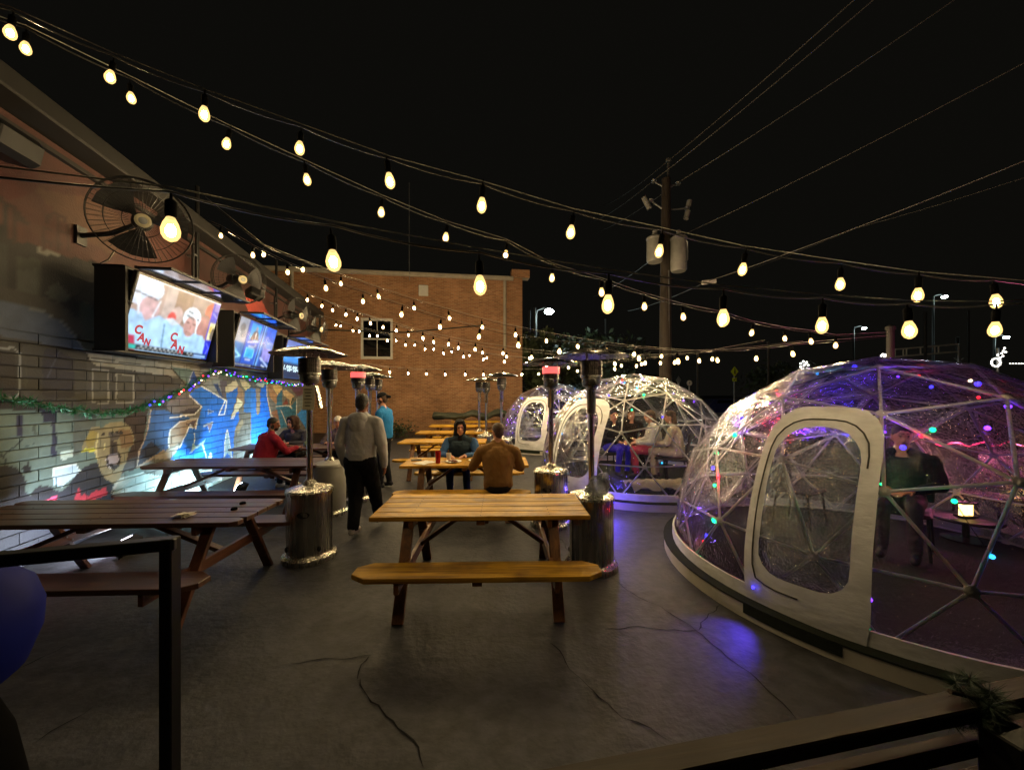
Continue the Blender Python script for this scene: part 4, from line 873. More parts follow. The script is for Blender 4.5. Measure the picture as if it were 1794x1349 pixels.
e = MB(); e.tube([at(200, 440, 4.75), at(190, 455, 4.85), at(175, 462, 4.9), at(178, 490, 4.9), at(200, 510, 4.75), at(232, 532, 4.62)], .009, 6); e.v = [tuple(Vector(v_) - fan1.location) for v_ in e.v]; e.build('power_cord', M['cable_white'], fan1, 60)
e = MB(); e.box((0, 0, 0), (.30, .22, .20), bev=.03); tag(e.build('wall_speaker', M['black_plastic'], loc=at(447, 515, 7.9), rot=(R(-20), R(10), R(60))), 'small black speaker right of the second fan', 'speaker')
e = MB(); e.box((0, 0, 0), (.34, .5, .28), bev=.06); tag(e.build('wall_loudspeaker', M['black_plastic'], loc=wpix(-8, 240, .2), rot=(0, R(12), WANG - R(90))), 'dark speaker box high on the wall at the left edge', 'speaker')
# posts that carry the string lights
for px, pt, pbm, lb2 in ((343, 325, 470, 'tall dark post on the mural wall between the first two screens'), (483, 456, 560, 'dark post on the mural wall above the middle screen'), (560, 540, 600, 'short dark post at the far end of the mural wall')):
    Y = -(WX + .16) / ((PXC - px) / FPX + WS); p = wpt(Y, 0, .16); zt = CAMH - (pt - YH) / FPX * Y
    t = thing('light_post', lb2, 'post', (p.x, p.y, 0), 0, 'posts carrying the string lights')
    mb = MB(); mb.tube([(0, 0, 2.9), (0, 0, zt)], .032, 10); mb.build('pipe', M['black_metal'], t, 40)
    mb = MB(); mb.tube([tuple(-WT * .12) [:2] + (2.9,), tuple(-WT * .12)[:2] + (4.35,)], .024, 8); mb.build('side_pipe', M['black_metal'], t, 40)
    for z in (3.1, 4.2):
        mb = MB(); mb.beam((0, 0, z), tuple(-WN * .15)[:2] + (z,), .05, .03); mb.beam((0, 0, z), tuple(-WT * .12)[:2] + (z,), .03, .03); mb.build('clamp', M['grey_metal'], t)

# ================================================================== flood lamps at the wall foot (they light the mural from below)
M['flood_face'] = emit('flood_face', (.80, .96, 1.0), 30.0)
M['flood_violet'] = emit('flood_violet', (.86, .78, 1.0), 30.0)
def flood(Y, label, col, m, power, rzx=0):
    p = wpt(Y, 0, .85); t = thing('flood_lamp', label, 'lamp', p, WANG - R(90), 'flood lamps along the foot of the mural')
    mb = MB(); mb.box((0, 0, .10), (.10, .24, .17), Euler((0, R(25), 0)), .01); mb.build('housing', M['black_metal'], t)
    mb = MB(); mb.box((-.052, 0, .125), (.008, .20, .13), Euler((0, R(25), 0))); mb.build('lens', m, t)
    mb = MB(); mb.tube([(0, -.13, .1), (0, -.13, .0), (0, .13, .0), (0, .13, .1)], .008, 6); mb.build('stand', M['black_metal'], t)
    L = bpy.data.lights.new('flood_light', 'AREA'); L.shape = 'RECTANGLE'; L.size = .14; L.size_y = .2; L.energy = power; L.color = col; L.spread = R(150)
    o = link('flood_light', L, t, (-.07, 0, .135)); o.rotation_euler = (0, R(115), 0)
flood(4.1, 'flood lamp at the wall foot behind the near dark table', (.80, .90, 1.0), M['flood_violet'], FLOOD_W * .32)
flood(6.7, 'flood lamp at the wall foot behind the empty dark table', (.52, .88, 1.0), M['flood_face'], FLOOD_W * .9)
flood(9.4, 'flood lamp at the wall foot behind the person in the red shirt', (.50, .84, 1.0), M['flood_face'], FLOOD_W * .75)
# ================================================================== string lights
M['bulb_glass'] = emit('bulb_glass', (1.0, .62, .21), 3.4)
_n = M['bulb_glass'].node_tree; _P = _n.nodes['Principled BSDF']; _t = _n.nodes.new('ShaderNodeBsdfTransparent'); _t.inputs[0].default_value = (1, .92, .75, 1)
_mx = _n.nodes.new('ShaderNodeMixShader'); _mx.inputs[0].default_value = .30; _P.inputs['Specular IOR Level'].default_value = 0.0
_n.links.new(_t.outputs[0], _mx.inputs[1]); _n.links.new(_P.outputs[0], _mx.inputs[2]); _n.links.new(_mx.outputs[0], _n.nodes['Material Output'].inputs[0])
M['bulb_glass'].cycles.emission_sampling = 'NONE'
M['filament'] = emit('filament', (1.0, .79, .48), BULB_W * 74); M['filament_near'] = emit('filament_near', (1.0, .79, .48), BULB_W * 74 * .24)
M['wire'] = mat('wire_rubber', '#1a1917', .35, 0, .2, 9, spec=.6)
M['messenger'] = mat('messenger_wire', '#b8b4a8', .35, .3, .2, 20)
bulb_me = MB(); bulb_me.lathe([(.013, .052), (.015, .042), (.024, .022), (.0305, -.004), (.029, -.022), (.021, -.038), (.008, -.047), (.001, -.048)], 14); BULB = bulb_me.mesh('bulb', M['bulb_glass'], 60)
fm = MB(); fm.ell((0, 0, -.006), (.0165, .0165, .026), 7, 5); FILA = fm.mesh('filament', M['filament'], 60); FILN = fm.mesh('filament', M['filament_near'], 60)
sk = MB(); sk.lathe([(.004, .15), (.006, .12), (.012, .118), (.019, .11), (.019, .06), (.016, .045)], 10); SOCK = sk.mesh('socket', M['dark_rubber'], 40)
LBN = True
DROP = .145
def string(label, pix, A, B, left=None, right=None, wire_r=.005, lamp=None):
    A, B = Vector((*A, 0)), Vector((*B, 0)); pts = []
    for px, py in pix:
        q = (px - PXC) / FPX; D = B - A; t = (q * A.y - A.x) / (D.x - q * D.y); p = A + D * t
        pts.append(Vector((p.x, p.y, CAMH - (py - YH) / FPX * p.y)))
    st = pts[0] + Vector((0, 0, DROP))
    s = thing('string_light', label, 'string lights', st, 0, 'strings of warm bulbs over the patio')
    J = [p + Vector((0, 0, DROP)) - st for p in pts]
    L0 = (Vector(left) - st) if left else J[0] + (J[0] - J[1]) * 1.0
    L1 = (Vector(right) - st) if right else J[-1] + (J[-1] - J[-2]) * 1.0
    path = [L0] + J + [L1]; cab = []; mes = []
    for i, (a_, b_) in enumerate(zip(path[:-1], path[1:])):
        n_ = 8 if wire_r > .0045 else 4
        n_ = n_ if (b_ - a_).length < 1.2 else n_ * 3
        sag = min(.022, .03 * (b_ - a_).length)
        for k in range(n_):
            u = k / n_; p = a_.lerp(b_, u); cab.append(p - Vector((0, 0, sag * 4 * u * (1 - u) - .0))); mes.append(p + Vector((.004, 0, .017)))
    cab.append(L1); mes.append(L1 + Vector((.004, 0, .017)))
    mb = MB(); mb.tube(cab, wire_r, 5); mb.build('cable', M['wire'], s, 60)
    mb = MB(); mb.tube(mes, wire_r * .72, 4); mb.build('messenger_wire', M['messenger'], s, 60)
    for j in J:
        b_ = link('bulb', BULB, s, j - Vector((0, 0, DROP)), (random.uniform(-.15, .15), random.uniform(-.15, .15), 0))
        link('socket', SOCK, b_); link('filament', FILN if lamp else FILA, b_); sv = random.uniform(.9, 1.08); b_.scale = (sv, sv, sv)
    return s
def zz(z): return [(500 + a / 2.933, 180 + b_ / 2.933) for a, b_ in z]
postA = wpt(6.95, 5.35, .16); postB = wpt(10.6, 5.2, .16)
string('uppermost string of bulbs, from the upper left corner to the right edge', [(18, 57), (193, 135), (358, 200), (525, 260), (683, 317), (844, 360), (1000, 407), (1155, 440), (1301, 472), (1472, 498), (1608, 517), (1745, 528)], (-3.2, 2.46), (3.4, 2.68), lamp=LBN, left=(-4.4, 2.4, 4.5), right=(5.2, 2.75, 2.45))
string('string of bulbs descending from the upper left to the far post', [(45, 85), (230, 172), (397, 252), (538, 315), (668, 372), (781, 416), (886, 446), (967, 487), (1054, 512), (1129, 537), (1197, 555), (1264, 567), (1317, 583), (1375, 593), (1421, 598), (1464, 605)], (-3.47, 2.74), (4.97, 5.88), lamp=LBN, left=(-4.5, 2.36, 4.55), right=(5.95, 6.1, 2.75))
string('lowest near string with the largest bulbs, crossing above the screens', [(299, 402), (584, 457), (841, 500), (1065, 533), (1267, 557), (1440, 570), (1593, 578), (1743, 577)], (-1.32, 1.48), (2.81, 2.24), left=(-2.5, 1.27, 2.62), right=(4.6, 2.6, 2.5), lamp=LBN)
string('string of bulbs running from the near wall post towards the far right', [(462, 446)] + zz([(90, 858), (285, 930), (478, 995), (662, 1055), (843, 1107), (1012, 1153), (1182, 1192), (1341, 1223), (1502, 1252)]) + [(1063, 614), (1111, 620), (1159, 624), (1204, 627), (1248, 629)], (-4.07, 6.3), (1.24, 7.28), wire_r=.004, left=postA, right=(6.2, 8.2, 2.9))
string('string of bulbs from the near wall post across the patio to the right post', [(387, 413), (443, 447), (504, 477), (571, 505), (636, 528), (703.5, 551), (771, 573), (839, 590), (908, 604.5), (980, 615.4), (1047, 621), (1119.5, 628), (1188, 633), (1257, 631), (1325, 628), (1389, 620)], (-4.71, 6.13), (4.89, 5.8), wire_r=.004, left=postA - Vector((0, 0, .4)), right=(5.95, 6.1, 2.7))
string('string of bulbs from the middle wall post, crossing over the sash window', zz([(113, 1013), (243, 1066), (369, 1110), (502, 1154), (633, 1194), (762, 1229), (888, 1260), (1013, 1284), (1136, 1305), (1255, 1314)]) + [(969, 632), (1009, 636), (1050, 639), (1088.7, 640.5), (1124, 637.6), (1157, 636)], (-4.93, 9.24), (.46, 9.66), wire_r=.0035, left=postB, right=(5.2, 10.0, 2.9))
string('string of bulbs just in front of the one over the sash window', zz([(188, 1044), (311, 1089), (437, 1133), (570, 1170), (707, 1210), (838, 1240), (975, 1267), (1118, 1288)]) + [(931, 626), (979, 631), (1027, 635), (1077, 637), (1130, 636), (1182, 635), (1225, 632)], (-4.31, 8.73), (-.18, 7.98), wire_r=.0035, left=postB - Vector((0, 0, .25)), right=(4.6, 7.0, 2.75))
string('far string of bulbs from the end of the mural wall, nearer of two', zz([(260, 1143), (348, 1172), (433, 1198), (523, 1222), (618, 1245), (717, 1266), (812, 1287), (916, 1304), (1018, 1318), (1125, 1330)]) + [(921, 637), (958, 641), (996, 644), (1035, 646), (1077, 646), (1115, 641)], (-5.43, 11.86), (-.2, 10.48), wire_r=.003, right=(4.2, 9.4, 2.8))
string('far string of bulbs from the end of the mural wall, farther of two', zz([(284, 1148), (379, 1175), (472, 1198), (569, 1222), (665, 1245), (763, 1266), (855, 1281), (945, 1299), (1035, 1310)]), (-5.62, 12.59), (-.84, 13.01), wire_r=.003, right=(2.8, 13.2, 2.75))
string('lowest far string of bulbs, level across the foot of the brick wall', [(650, 647), (683, 652), (715, 654), (747, 655), (780, 656), (815, 656), (847, 656), (880, 656), (914, 656), (944, 655), (978, 653), (1011.6, 650), (1045, 648)], (-4.52, 12.31), (.88, 12.28), wire_r=.003, right=(4.4, 12.2, 3.1))

# ================================================================== geodesic domes
M['frame_white'] = mat('frame_tube', '#f6f4ee', .7, 0, .12, 6)
M['film'] = clear_film('dome_film', (.94, .94, .95), 2.4, 1.0, .013, .035, 1.5, 1.6)
M['film_door'] = clear_film('door_window_film', (.50, .51, .53), 5.5, 1.0, .005, .05, 1.5, 4.5)
M['platform'] = mat('platform_edge', '#c9c4b8', .6, 0, .15, 3)
M['turf'] = mat('turf_floor', '#131f0e', .95, 0, .5, 60, bump=1.0, bscale=160)
M['zip'] = mat('zipper', '#2a2826', .6)
LEDC = {'blue': (.035, .025, 1.0), 'green': (.005, .75, .22), 'red': (1.0, .015, .03), 'violet': (.16, .03, 1.0), 'white': (1.0, .78, .5), 'cyan': (.02, .35, .9)}
for k_, c_ in LEDC.items(): M['led_' + k_] = emit('led_' + k_, c_, 5.0); M['led_' + k_].cycles.emission_sampling = 'NONE'
def icosa3(fr=3):
    lat = math.atan(.5); V0 = [Vector((0, 0, 1))]
    for k in range(5): V0.append(Vector((math.cos(lat) * math.cos(R(72 * k)), math.cos(lat) * math.sin(R(72 * k)), math.sin(lat))))
    for k in range(5): V0.append(Vector((math.cos(lat) * math.cos(R(72 * k + 36)), math.cos(lat) * math.sin(R(72 * k + 36)), -math.sin(lat))))
    V0.append(Vector((0, 0, -1)))
    F0 = [(0, 1 + k, 1 + (k + 1) % 5) for k in range(5)] + [(1 + k, 6 + k, 1 + (k + 1) % 5) for k in range(5)] + [(6 + k, 6 + (k + 1) % 5, 1 + (k + 1) % 5) for k in range(5)]
    V = []; key = {}; F = []
    def idx(p):
        k = (round(p.x, 4), round(p.y, 4), round(p.z, 4))
        if k not in key: key[k] = len(V); V.append(p.normalized())
        return key[k]
    for a_, b_, c_ in F0:
        G = {}
        for i in range(fr + 1):
            for j in range(fr + 1 - i): G[i, j] = idx((V0[a_] * (fr - i - j) + V0[b_] * i + V0[c_] * j) / fr)
        for i in range(fr):
            for j in range(fr - i):
                F.append((G[i, j], G[i + 1, j], G[i, j + 1]))
                if i + j < fr - 1: F.append((G[i + 1, j], G[i + 1, j + 1], G[i, j + 1]))
    return V, F
GV, GF = icosa3()
strut_me = MB(); strut_me.tube([(0, 0, 0), (0, 0, 1)], 1.0, 8); STRUT = strut_me.mesh('strut', M['frame_white'], 50)
hub_me = MB(); hub_me.lathe([(.020, -.018), (.036, -.010), (.036, .010), (.020, .018)], 10); HUB = hub_me.mesh('hub', M['frame_white'], 40)
led_me = {}
for k_ in LEDC:
    q = MB(); q.ell((0, 0, 0), .013, 6, 4); led_me[k_] = q.mesh('led', M['led_' + k_], 60)
LLED = {}; LSPOT = {}
for k_, c_ in LEDC.items():
    l_ = bpy.data.lights.new('led_light_' + k_, 'POINT'); l_.energy = 2.6; l_.color = c_; l_.shadow_soft_size = .012; LLED[k_] = l_
    l2 = l_.copy(); l2.name = 'led_spot_' + k_; l2.energy = 4.5; LSPOT[k_] = l2
def make_dome(label, cx, cy, zc, Rd, spin, door, seed, ledlabel, lights, nled=60, weights=('blue', 'blue', 'violet', 'green', 'red', 'white', 'cyan'), spots=()):
    rr = random.Random(seed); base = .15
    t = thing('dome_tent', label, 'dome', (cx, cy, 0), 0, 'clear geodesic domes on the right')
    rot = Matrix.Rotation(R(spin), 3, 'Z')
    keep = [i for i, v in enumerate(GV) if v.z > -.30]
    lows = min(GV[i].z for i in keep); P = {}
    for i in keep:
        p = rot @ GV[i] * Rd; p.z += zc
        if GV[i].z < lows + .10: p.z = base; s = math.sqrt(max(.1, Rd ** 2 - (base - zc) ** 2)) / math.hypot(p.x, p.y); p.x *= s; p.y *= s
        P[i] = p
    faces = [f for f in GF if all(i in P for i in f)]; edges = set()
    for f in faces:
        for a_, b_ in ((f[0], f[1]), (f[1], f[2]), (f[2], f[0])): edges.add((min(a_, b_), max(a_, b_)))
    for a_, b_ in sorted(edges):
        pa, pb = P[a_] * 1.0, P[b_]
        d = pb - pa; o = link('strut', STRUT, t, pa); o.rotation_mode = 'QUATERNION'; o.rotation_quaternion = d.to_track_quat('Z', 'Y'); o.scale = (.0115, .0115, d.length)
    for i, p in P.items():
        o = link('hub', HUB, t, p); o.rotation_mode = 'QUATERNION'; n_ = (p - Vector((0, 0, zc))); o.rotation_quaternion = n_.to_track_quat('Z', 'Y')
    # film
    mb = MB(); N_ = 5
    for f in faces:
        A_, B_, C_ = (P[i] for i in f); G = {}; vs = []
        for i in range(N_ + 1):
            for j in range(N_ + 1 - i):
                w = ((N_ - i - j) / N_, i / N_, j / N_); p = A_ * w[0] + B_ * w[1] + C_ * w[2]
                n_ = Vector((p.x, p.y, p.z - zc)).normalized(); puff = 27 * w[0] * w[1] * w[2]
                G[i, j] = len(vs); vs.append(p + n_ * (.026 + .012 * puff + rr.uniform(-.004, .004) * (puff > 0)))
        fs = []
        for i in range(N_):
            for j in range(N_ - i):
                fs.append((G[i, j], G[i + 1, j], G[i, j + 1]))
                if i + j < N_ - 1: fs.append((G[i + 1, j], G[i + 1, j + 1], G[i, j + 1]))
        mb.add(vs, fs)
    mb.build('clear_cover', M['film'], t, 25)
    # skirt, platform, turf
    def ring(r0, r1, z0, z1, n=64):
        q = MB(); vs = []
        for k in range(n):
            a_ = 2 * math.pi * k / n; c_, s_ = math.cos(a_), math.sin(a_)
            vs += [(r1 * c_, r1 * s_, z0), (r1 * c_, r1 * s_, z1), (r0 * c_, r0 * s_, z1), (r0 * c_, r0 * s_, z0)]
        q.add(vs, [(k * 4 + j, ((k + 1) % n) * 4 + j, ((k + 1) % n) * 4 + (j + 1) % 4, k * 4 + (j + 1) % 4) for k in range(n) for j in range(4)]); return q
    rb = math.sqrt(Rd ** 2 - (base - zc) ** 2)
    ring(rb + .03, rb + .05, base - .02, base + .085).build('fabric_skirt', M['white_fabric'], t, 40)
    ring(rb - .3, rb + .14, 0, base - .035).build('platform_ring', M['platform'], t, 40)
    q = MB(); q.lathe([(rb + .15, base - .033), (rb + .15, base - .02), (.01, base - .015)], 64, cap=False); q.build('turf_mat', M['turf'], t)
    # door
    az, hw, hgt = door
    def S(u, v_, off):
        z = base + v_; r_ = math.sqrt(max(.05, Rd ** 2 - (z - zc) ** 2)) + off; a_ = az + u / r_
        return Vector((r_ * math.cos(a_), r_ * math.sin(a_), z))
    def outline(w, h0, h1, rt, rb_, tap, n=56):
        """rounded rectangle: half width w, top corner radius rt, bottom corner radius rb_, sides drawn in by tap at the top"""
        path = []
        for cx_, cy_, r_, a0 in ((w - rt, h1 - rt, rt, 0), (-w + rt, h1 - rt, rt, 90), (-w + rb_, h0 + rb_, rb_, 180), (w - rb_, h0 + rb_, rb_, 270)):
            for k in range(9): path.append((cx_ + r_ * math.cos(R(a0 + k * 11.25)), cy_ + r_ * math.sin(R(a0 + k * 11.25))))
        path.append(path[0]); my = (h0 + h1) / 2; pts = []
        for k in range(n):
            a_ = 2 * math.pi * k / n; d_ = (math.cos(a_), math.sin(a_)); best = None
            for (x0, y0), (x1, y1) in zip(path[:-1], path[1:]):
                y0, y1 = y0 - my, y1 - my; den = d_[0] * (y1 - y0) - d_[1] * (x1 - x0)
                if abs(den) < 1e-9: continue
                t_ = (x0 * (y1 - y0) - y0 * (x1 - x0)) / den; u_ = (x0 * d_[1] - y0 * d_[0]) / den
                if t_ > 0 and -1e-6 <= u_ <= 1 + 1e-6 and (best is None or t_ > best): best = t_
            x, y = d_[0] * best, d_[1] * best; pts.append((x * (1 - tap * max(0, y) / (h1 - my)), y + my))
        return pts
    oo = outline(hw, -.02, hgt, hw * .62, .03, .06); ii = outline(hw * .72, .24, hgt - .16, hw * .60, hw * .42, .04); n = len(oo); mb = MB(); vs = []; K = 4
    for k in range(K + 1):
        for (x0, y0), (x1, y1) in zip(oo, ii):
            x, y = x0 + (x1 - x0) * k / K, y0 + (y1 - y0) * k / K; vs.append(S(x, y, .055 + .006 * math.sin(9 * y + 5 * x)))
    mb.add(vs, [(k * n + j, k * n + (j + 1) % n, (k + 1) * n + (j + 1) % n, (k + 1) * n + j) for k in range(K) for j in range(n)])
    dp = mb.build('door_panel', M['white_fabric'], t, 60)
    mb = MB(); vs = []; K = 7
    for k in range(K + 1):
        f_ = 1 - k / K
        for x, y in ii:
            my = (.24 + hgt - .16) / 2; X, Y_ = x * f_, my + (y - my) * f_; vs.append(S(X, Y_, .050 + rr.uniform(-.012, .012) * (k > 0)))
    mb.add(vs, [(k * n + j, k * n + (j + 1) % n, (k + 1) * n + (j + 1) % n, (k + 1) * n + j) for k in range(K) for j in range(n)]); mb.build('door_window', M['film_door'], dp, 60)
    zl = [S(x0 + (x1 - x0) * .62, y0 + (y1 - y0) * .62, .066) for (x0, y0), (x1, y1) in zip(oo, ii)]
    zl = [p for p, (x, y) in zip(zl, oo) if (x < 0 or y > hgt * .75)]
    zl = sorted(zl, key=lambda p: p.z) if False else zl
    i0 = max(range(len(zl)), key=lambda i: (zl[i] - zl[i - 1]).length); zl = zl[i0:] + zl[:i0]
    mb = MB(); mb.tube(zl, .006, 5); mb.build('zipper', M['zip'], dp)
    mb = MB(); vs = []
    for k in range(13):
        u = (k / 12 - .5) * 2 * hw * .80 - .04
        for v_, o_ in ((-.03, .075), (-.03, .15), (-.105, .16), (-.105, .075)): vs.append(S(u, v_, o_))
    mb.add(vs, [(k * 4 + j, (k + 1) * 4 + j, (k + 1) * 4 + (j + 1) % 4, k * 4 + (j + 1) % 4) for k in range(12) for j in range(4)] + [(3, 2, 1, 0), (48, 49, 50, 51)]); mb.build('turf_flap', M['turf'], t)
    # coloured lights strung along the struts inside
    s = thing('led_string', ledlabel, 'string lights', (cx, cy, 0), 0, 'coloured light strings inside the domes')
    el = sorted(edges); rr.shuffle(el); mb = MB(); cnt = 0; lit = 0
    for a_, b_ in el:
        if cnt >= nled: break
        pa, pb = P[a_], P[b_]; ins = lambda p: Vector((p.x * .975, p.y * .975, zc + (p.z - zc) * .975))
        if rr.random() < .75:
            mb.tube([ins(pa), ins(pa.lerp(pb, .5)) + Vector((0, 0, -.02)), ins(pb)], .0025, 4)
        for u in (.15, .5, .85):
            if rr.random() < .8:
                c_ = rr.choice(weights); p = ins(pa.lerp(pb, u)) + Vector((rr.uniform(-.02, .02), rr.uniform(-.02, .02), rr.uniform(-.03, 0)))
                o = link('led', led_me[c_], s, p); cnt += 1
                sc_ = rr.choice((.6, .8, 1.0, 1.5)); o.scale = (sc_, sc_, sc_)
                if lit < lights: link('led_light', LLED[c_], o); lit += 1
    prev = None
    for px, py, c_, sc_ in spots:                       # the lights one can pick out near the front of the dome
        d = Vector(((px - PXC) / FPX, 1, -(py - YH) / FPX)); o_ = Vector((-cx, -cy, CAMH - zc)); r_ = Rd * .985; a_ = d.dot(d); b_ = 2 * o_.dot(d); q_ = b_ * b_ - 4 * a_ * (o_.dot(o_) - r_ * r_)
        if q_ < 0: continue
        p = o_ + d * ((-b_ - math.sqrt(q_)) / (2 * a_)); p.z += zc
        o = link('led', led_me[c_], s, p); o.scale = (sc_, sc_, sc_); link('led_light', LSPOT[c_], o)
        if prev and (p - prev).length < .7: mb.tube([prev, (prev + p) / 2 + Vector((0, 0, -.01)), p], .0025, 4)
        prev = p
    mb.build('thin_wire', M['wire'], s)
    return t
def az_to(px, py, cx, cy, zc, Rd):
    d = Vector(((px - PXC) / FPX, 1, -(py - YH) / FPX)); o = Vector((-cx, -cy, CAMH - zc)); a_ = d.dot(d); b_ = 2 * o.dot(d); c_ = o.dot(o) - Rd * Rd
    t_ = (-b_ - math.sqrt(max(0, b_ * b_ - 4 * a_ * c_))) / (2 * a_); p = o + d * t_; return math.atan2(p.y, p.x), p.z + zc
D1 = (3.67, 3.88, .29, 1.85); D2 = (2.45, 7.77, .33, 1.85); D3 = (1.44, 13.06, .30, 1.85)
a1l, _ = az_to(1312, 950, *D1); a1r, _ = az_to(1530, 950, *D1); _, z1 = az_to(1440, 712, *D1)
print('door1', a1l, a1r, z1)
make_dome('nearest clear dome on the right, cream door panel facing the camera', *D1, 12, ((a1l + a1r) / 2, abs(a1r - a1l) / 2 * 1.85, z1 - .15), 3, 'coloured lights inside the nearest dome', 16, 26, ('blue', 'blue', 'violet', 'violet', 'blue', 'green', 'red'), [(1299, 732, 'blue', 1.4), (1287, 762, 'green', 1.8), (1256, 794, 'green', 1.6), (1249, 820, 'blue', 1.5), (1258, 836, 'red', .8), (1252, 850, 'green', 1.3), (1224, 890, 'violet', 1.0), (1252, 911, 'green', 2.2), (1238, 938, 'blue', 1.3), (1232, 948, 'red', .8), (1226, 976, 'green', 1.2), (1213, 990, 'blue', 1.4), (1364, 666, 'green', 1.2), (1432, 655, 'cyan', .9), (1497, 643, 'blue', 1.6), (1360, 684, 'red', .9), (1310, 700, 'blue', 1.2), (1582, 784, 'blue', 1.4), (1634, 753, 'green', 1.4), (1614, 764, 'red', .9), (1713, 673, 'blue', 1.5), (1700, 667, 'white', 1.0), (1530, 890, 'green', 1.2), (1524, 1050, 'violet', 1.2), (1522, 1098, 'green', 1.2), (1521, 1128, 'blue', 1.5), (1672, 878, 'green', 1.2), (1738, 975, 'cyan', 1.1), (1766, 712, 'violet', 1.5), (1730, 750, 'violet', 1.3)])
a2l, _ = az_to(981, 800, *D2); a2r, _ = az_to(1034, 800, *D2); _, z2 = az_to(1025, 700, *D2)
print('door2', a2l, a2r, z2)
make_dome('middle clear dome with people sitting inside', *D2, 30, ((a2l + a2r) / 2, .52, 1.55), 5, 'coloured lights inside the middle dome', 18, 34, ('blue', 'blue', 'violet', 'violet', 'green', 'cyan', 'red'), [(1126, 664, 'blue', 1.8), (1116, 680, 'cyan', 1.4), (1128, 692, 'green', 1.8), (1066, 693, 'blue', 1.4), (1050, 707, 'green', 1.7), (1050, 724, 'green', 1.6), (1107, 718, 'green', 1.3), (1161, 731, 'blue', 1.4), (1090, 666, 'red', 1.2), (1126, 869, 'green', 1.4), (1071, 866, 'blue', 1.6), (1150, 874, 'violet', 1.3), (1160, 875, 'blue', 1.3), (1010, 857, 'green', 1.3), (985, 760, 'cyan', 1.3), (1180, 690, 'blue', 1.3), (1230, 700, 'cyan', 1.4)])
a3l, _ = az_to(906, 770, *D3); a3r, _ = az_to(955, 770, *D3)
print('door3', a3l, a3r)
make_dome('farthest clear dome, lit violet and blue, partly behind a heater', *D3, 5, ((a3l + a3r) / 2, .52, 1.55), 8, 'coloured lights inside the farthest dome', 30, 60, ('blue', 'violet', 'violet', 'white', 'white', 'cyan'))
# blue lamps added at two dome edges to tint the ground and a heater
t = thing('added_edge_light', 'added blue light at the edge of the nearest dome, left of its door', 'light', (0, 0, 0), 0, 'added blue edge lights')
t.location = (1.92, 3.065, .25); link('lamp', led_me['blue'], t); le = bpy.data.lights.new('added_edge_light', 'SPOT'); le.energy = 18.0; le.color = (.10, .05, 1.0); le.shadow_soft_size = .02; le.spot_size = R(75); le.spot_blend = 1.0; link('edge_glow', le, t, (-.03, -.03, 0)).rotation_euler = Vector((-.42, -.20, -.30)).to_track_quat('-Z', 'Y').to_euler()
t = thing('added_edge_light', 'added blue light at the edge of the middle dome, behind the heater', 'light', (0, 0, 0), 0, 'added blue edge lights')
t.location = at(1075, 880, 5.75); link('lamp', led_me['blue'], t); lp = bpy.data.lights.new('edge_point', 'POINT'); lp.energy = 9.0; lp.color = (.12, .07, 1.0); lp.shadow_soft_size = .03; link('edge_point', lp, t, (-.06, -.06, .1)); link('edge_glow', le, t, (-.05, -.05, .12)).rotation_euler = Vector((.0, -.9, -.42)).to_track_quat('-Z', 'Y').to_euler()
# warm and red lights inside the nearest dome
M['candle'] = emit('candle_glow', (1.0, .62, .18), 5.0, '#c89040')
c = at(1692, 893, 4.35); t = thing('lantern', 'small glowing amber lantern inside the nearest dome', 'lantern', c)
mb = MB(); mb.box((0, 0, -.07), (.17, .10, .02)); mb.box((0, 0, .08), (.17, .10, .02)); mb.tube([(-.05, 0, .09), (0, 0, .13), (.05, 0, .09)], .005, 5); mb.build('lantern_frame', M['black_metal'], t)
for x in (-.055, 0, .055): q = MB(); q.tube([(x, 0, -.06), (x, 0, .06)], .019, 10); q.build('candle', M['candle'], t, 50)
M['red_tube'] = emit('red_light_tube', (1.0, .03, .12), 7.0)
pts = [at(1640 + k * 14, 778 + 4 * math.sin(k * 1.9), 4.9 - .01 * k) for k in range(16)]
s = thing('red_light_rope', 'red glowing light rope inside the nearest dome', 'string lights', pts[0]); mb = MB(); mb.tube([p - pts[0] for p in pts], .008, 6); mb.build('rope', M['red_tube'], s, 60)
lr = bpy.data.lights.new('rope_light', 'POINT'); lr.energy = 48.0; lr.color = (1.0, .18, .40); lr.shadow_soft_size = .06
for k in (3, 11): link('rope_light', lr, s, pts[k] - pts[0] + Vector((0, -.05, .03)))
# ================================================================== utility pole and lines
M['pole_wood'] = wood('pole_wood', '#443c34', '#2a2420', 'z', rough=.8, coat=0)
M['transformer'] = mat('transformer_paint', '#8c8c88', .5, 0, .2, 5)
PY = 12.6; pb_ = at(1166, 690, PY); top = CAMH - (287 - YH) / FPX * PY
up = thing('utility_pole', 'tall wooden utility pole with two grey transformers', 'utility pole', (pb_.x, pb_.y, 0))
def U(px, py, Y=PY): p = at(px, py, Y); return (p.x - pb_.x, p.y - pb_.y, p.z)
mb = MB(); mb.tube([(0, 0, 0), (0, 0, top * .5), (0.02, 0, top - .5)], [.21, .18, .14], 14); mb.build('pole_shaft', M['pole_wood'], up, 60)
mb = MB(); mb.tube([(.05, -.15, 0), (.04, -.16, top * .62)], .025, 6); mb.build('conduit', M['grey_metal'], up)
mb = MB(); mb.tube([U(1170, 330), U(1171, 287)], .05, 8); mb.lathe([(.03, 0), (.09, .02), (.09, .09), (.04, .13)], 12, U(1171, 284)); mb.build('top_pin', M['grey_metal'], up, 50)
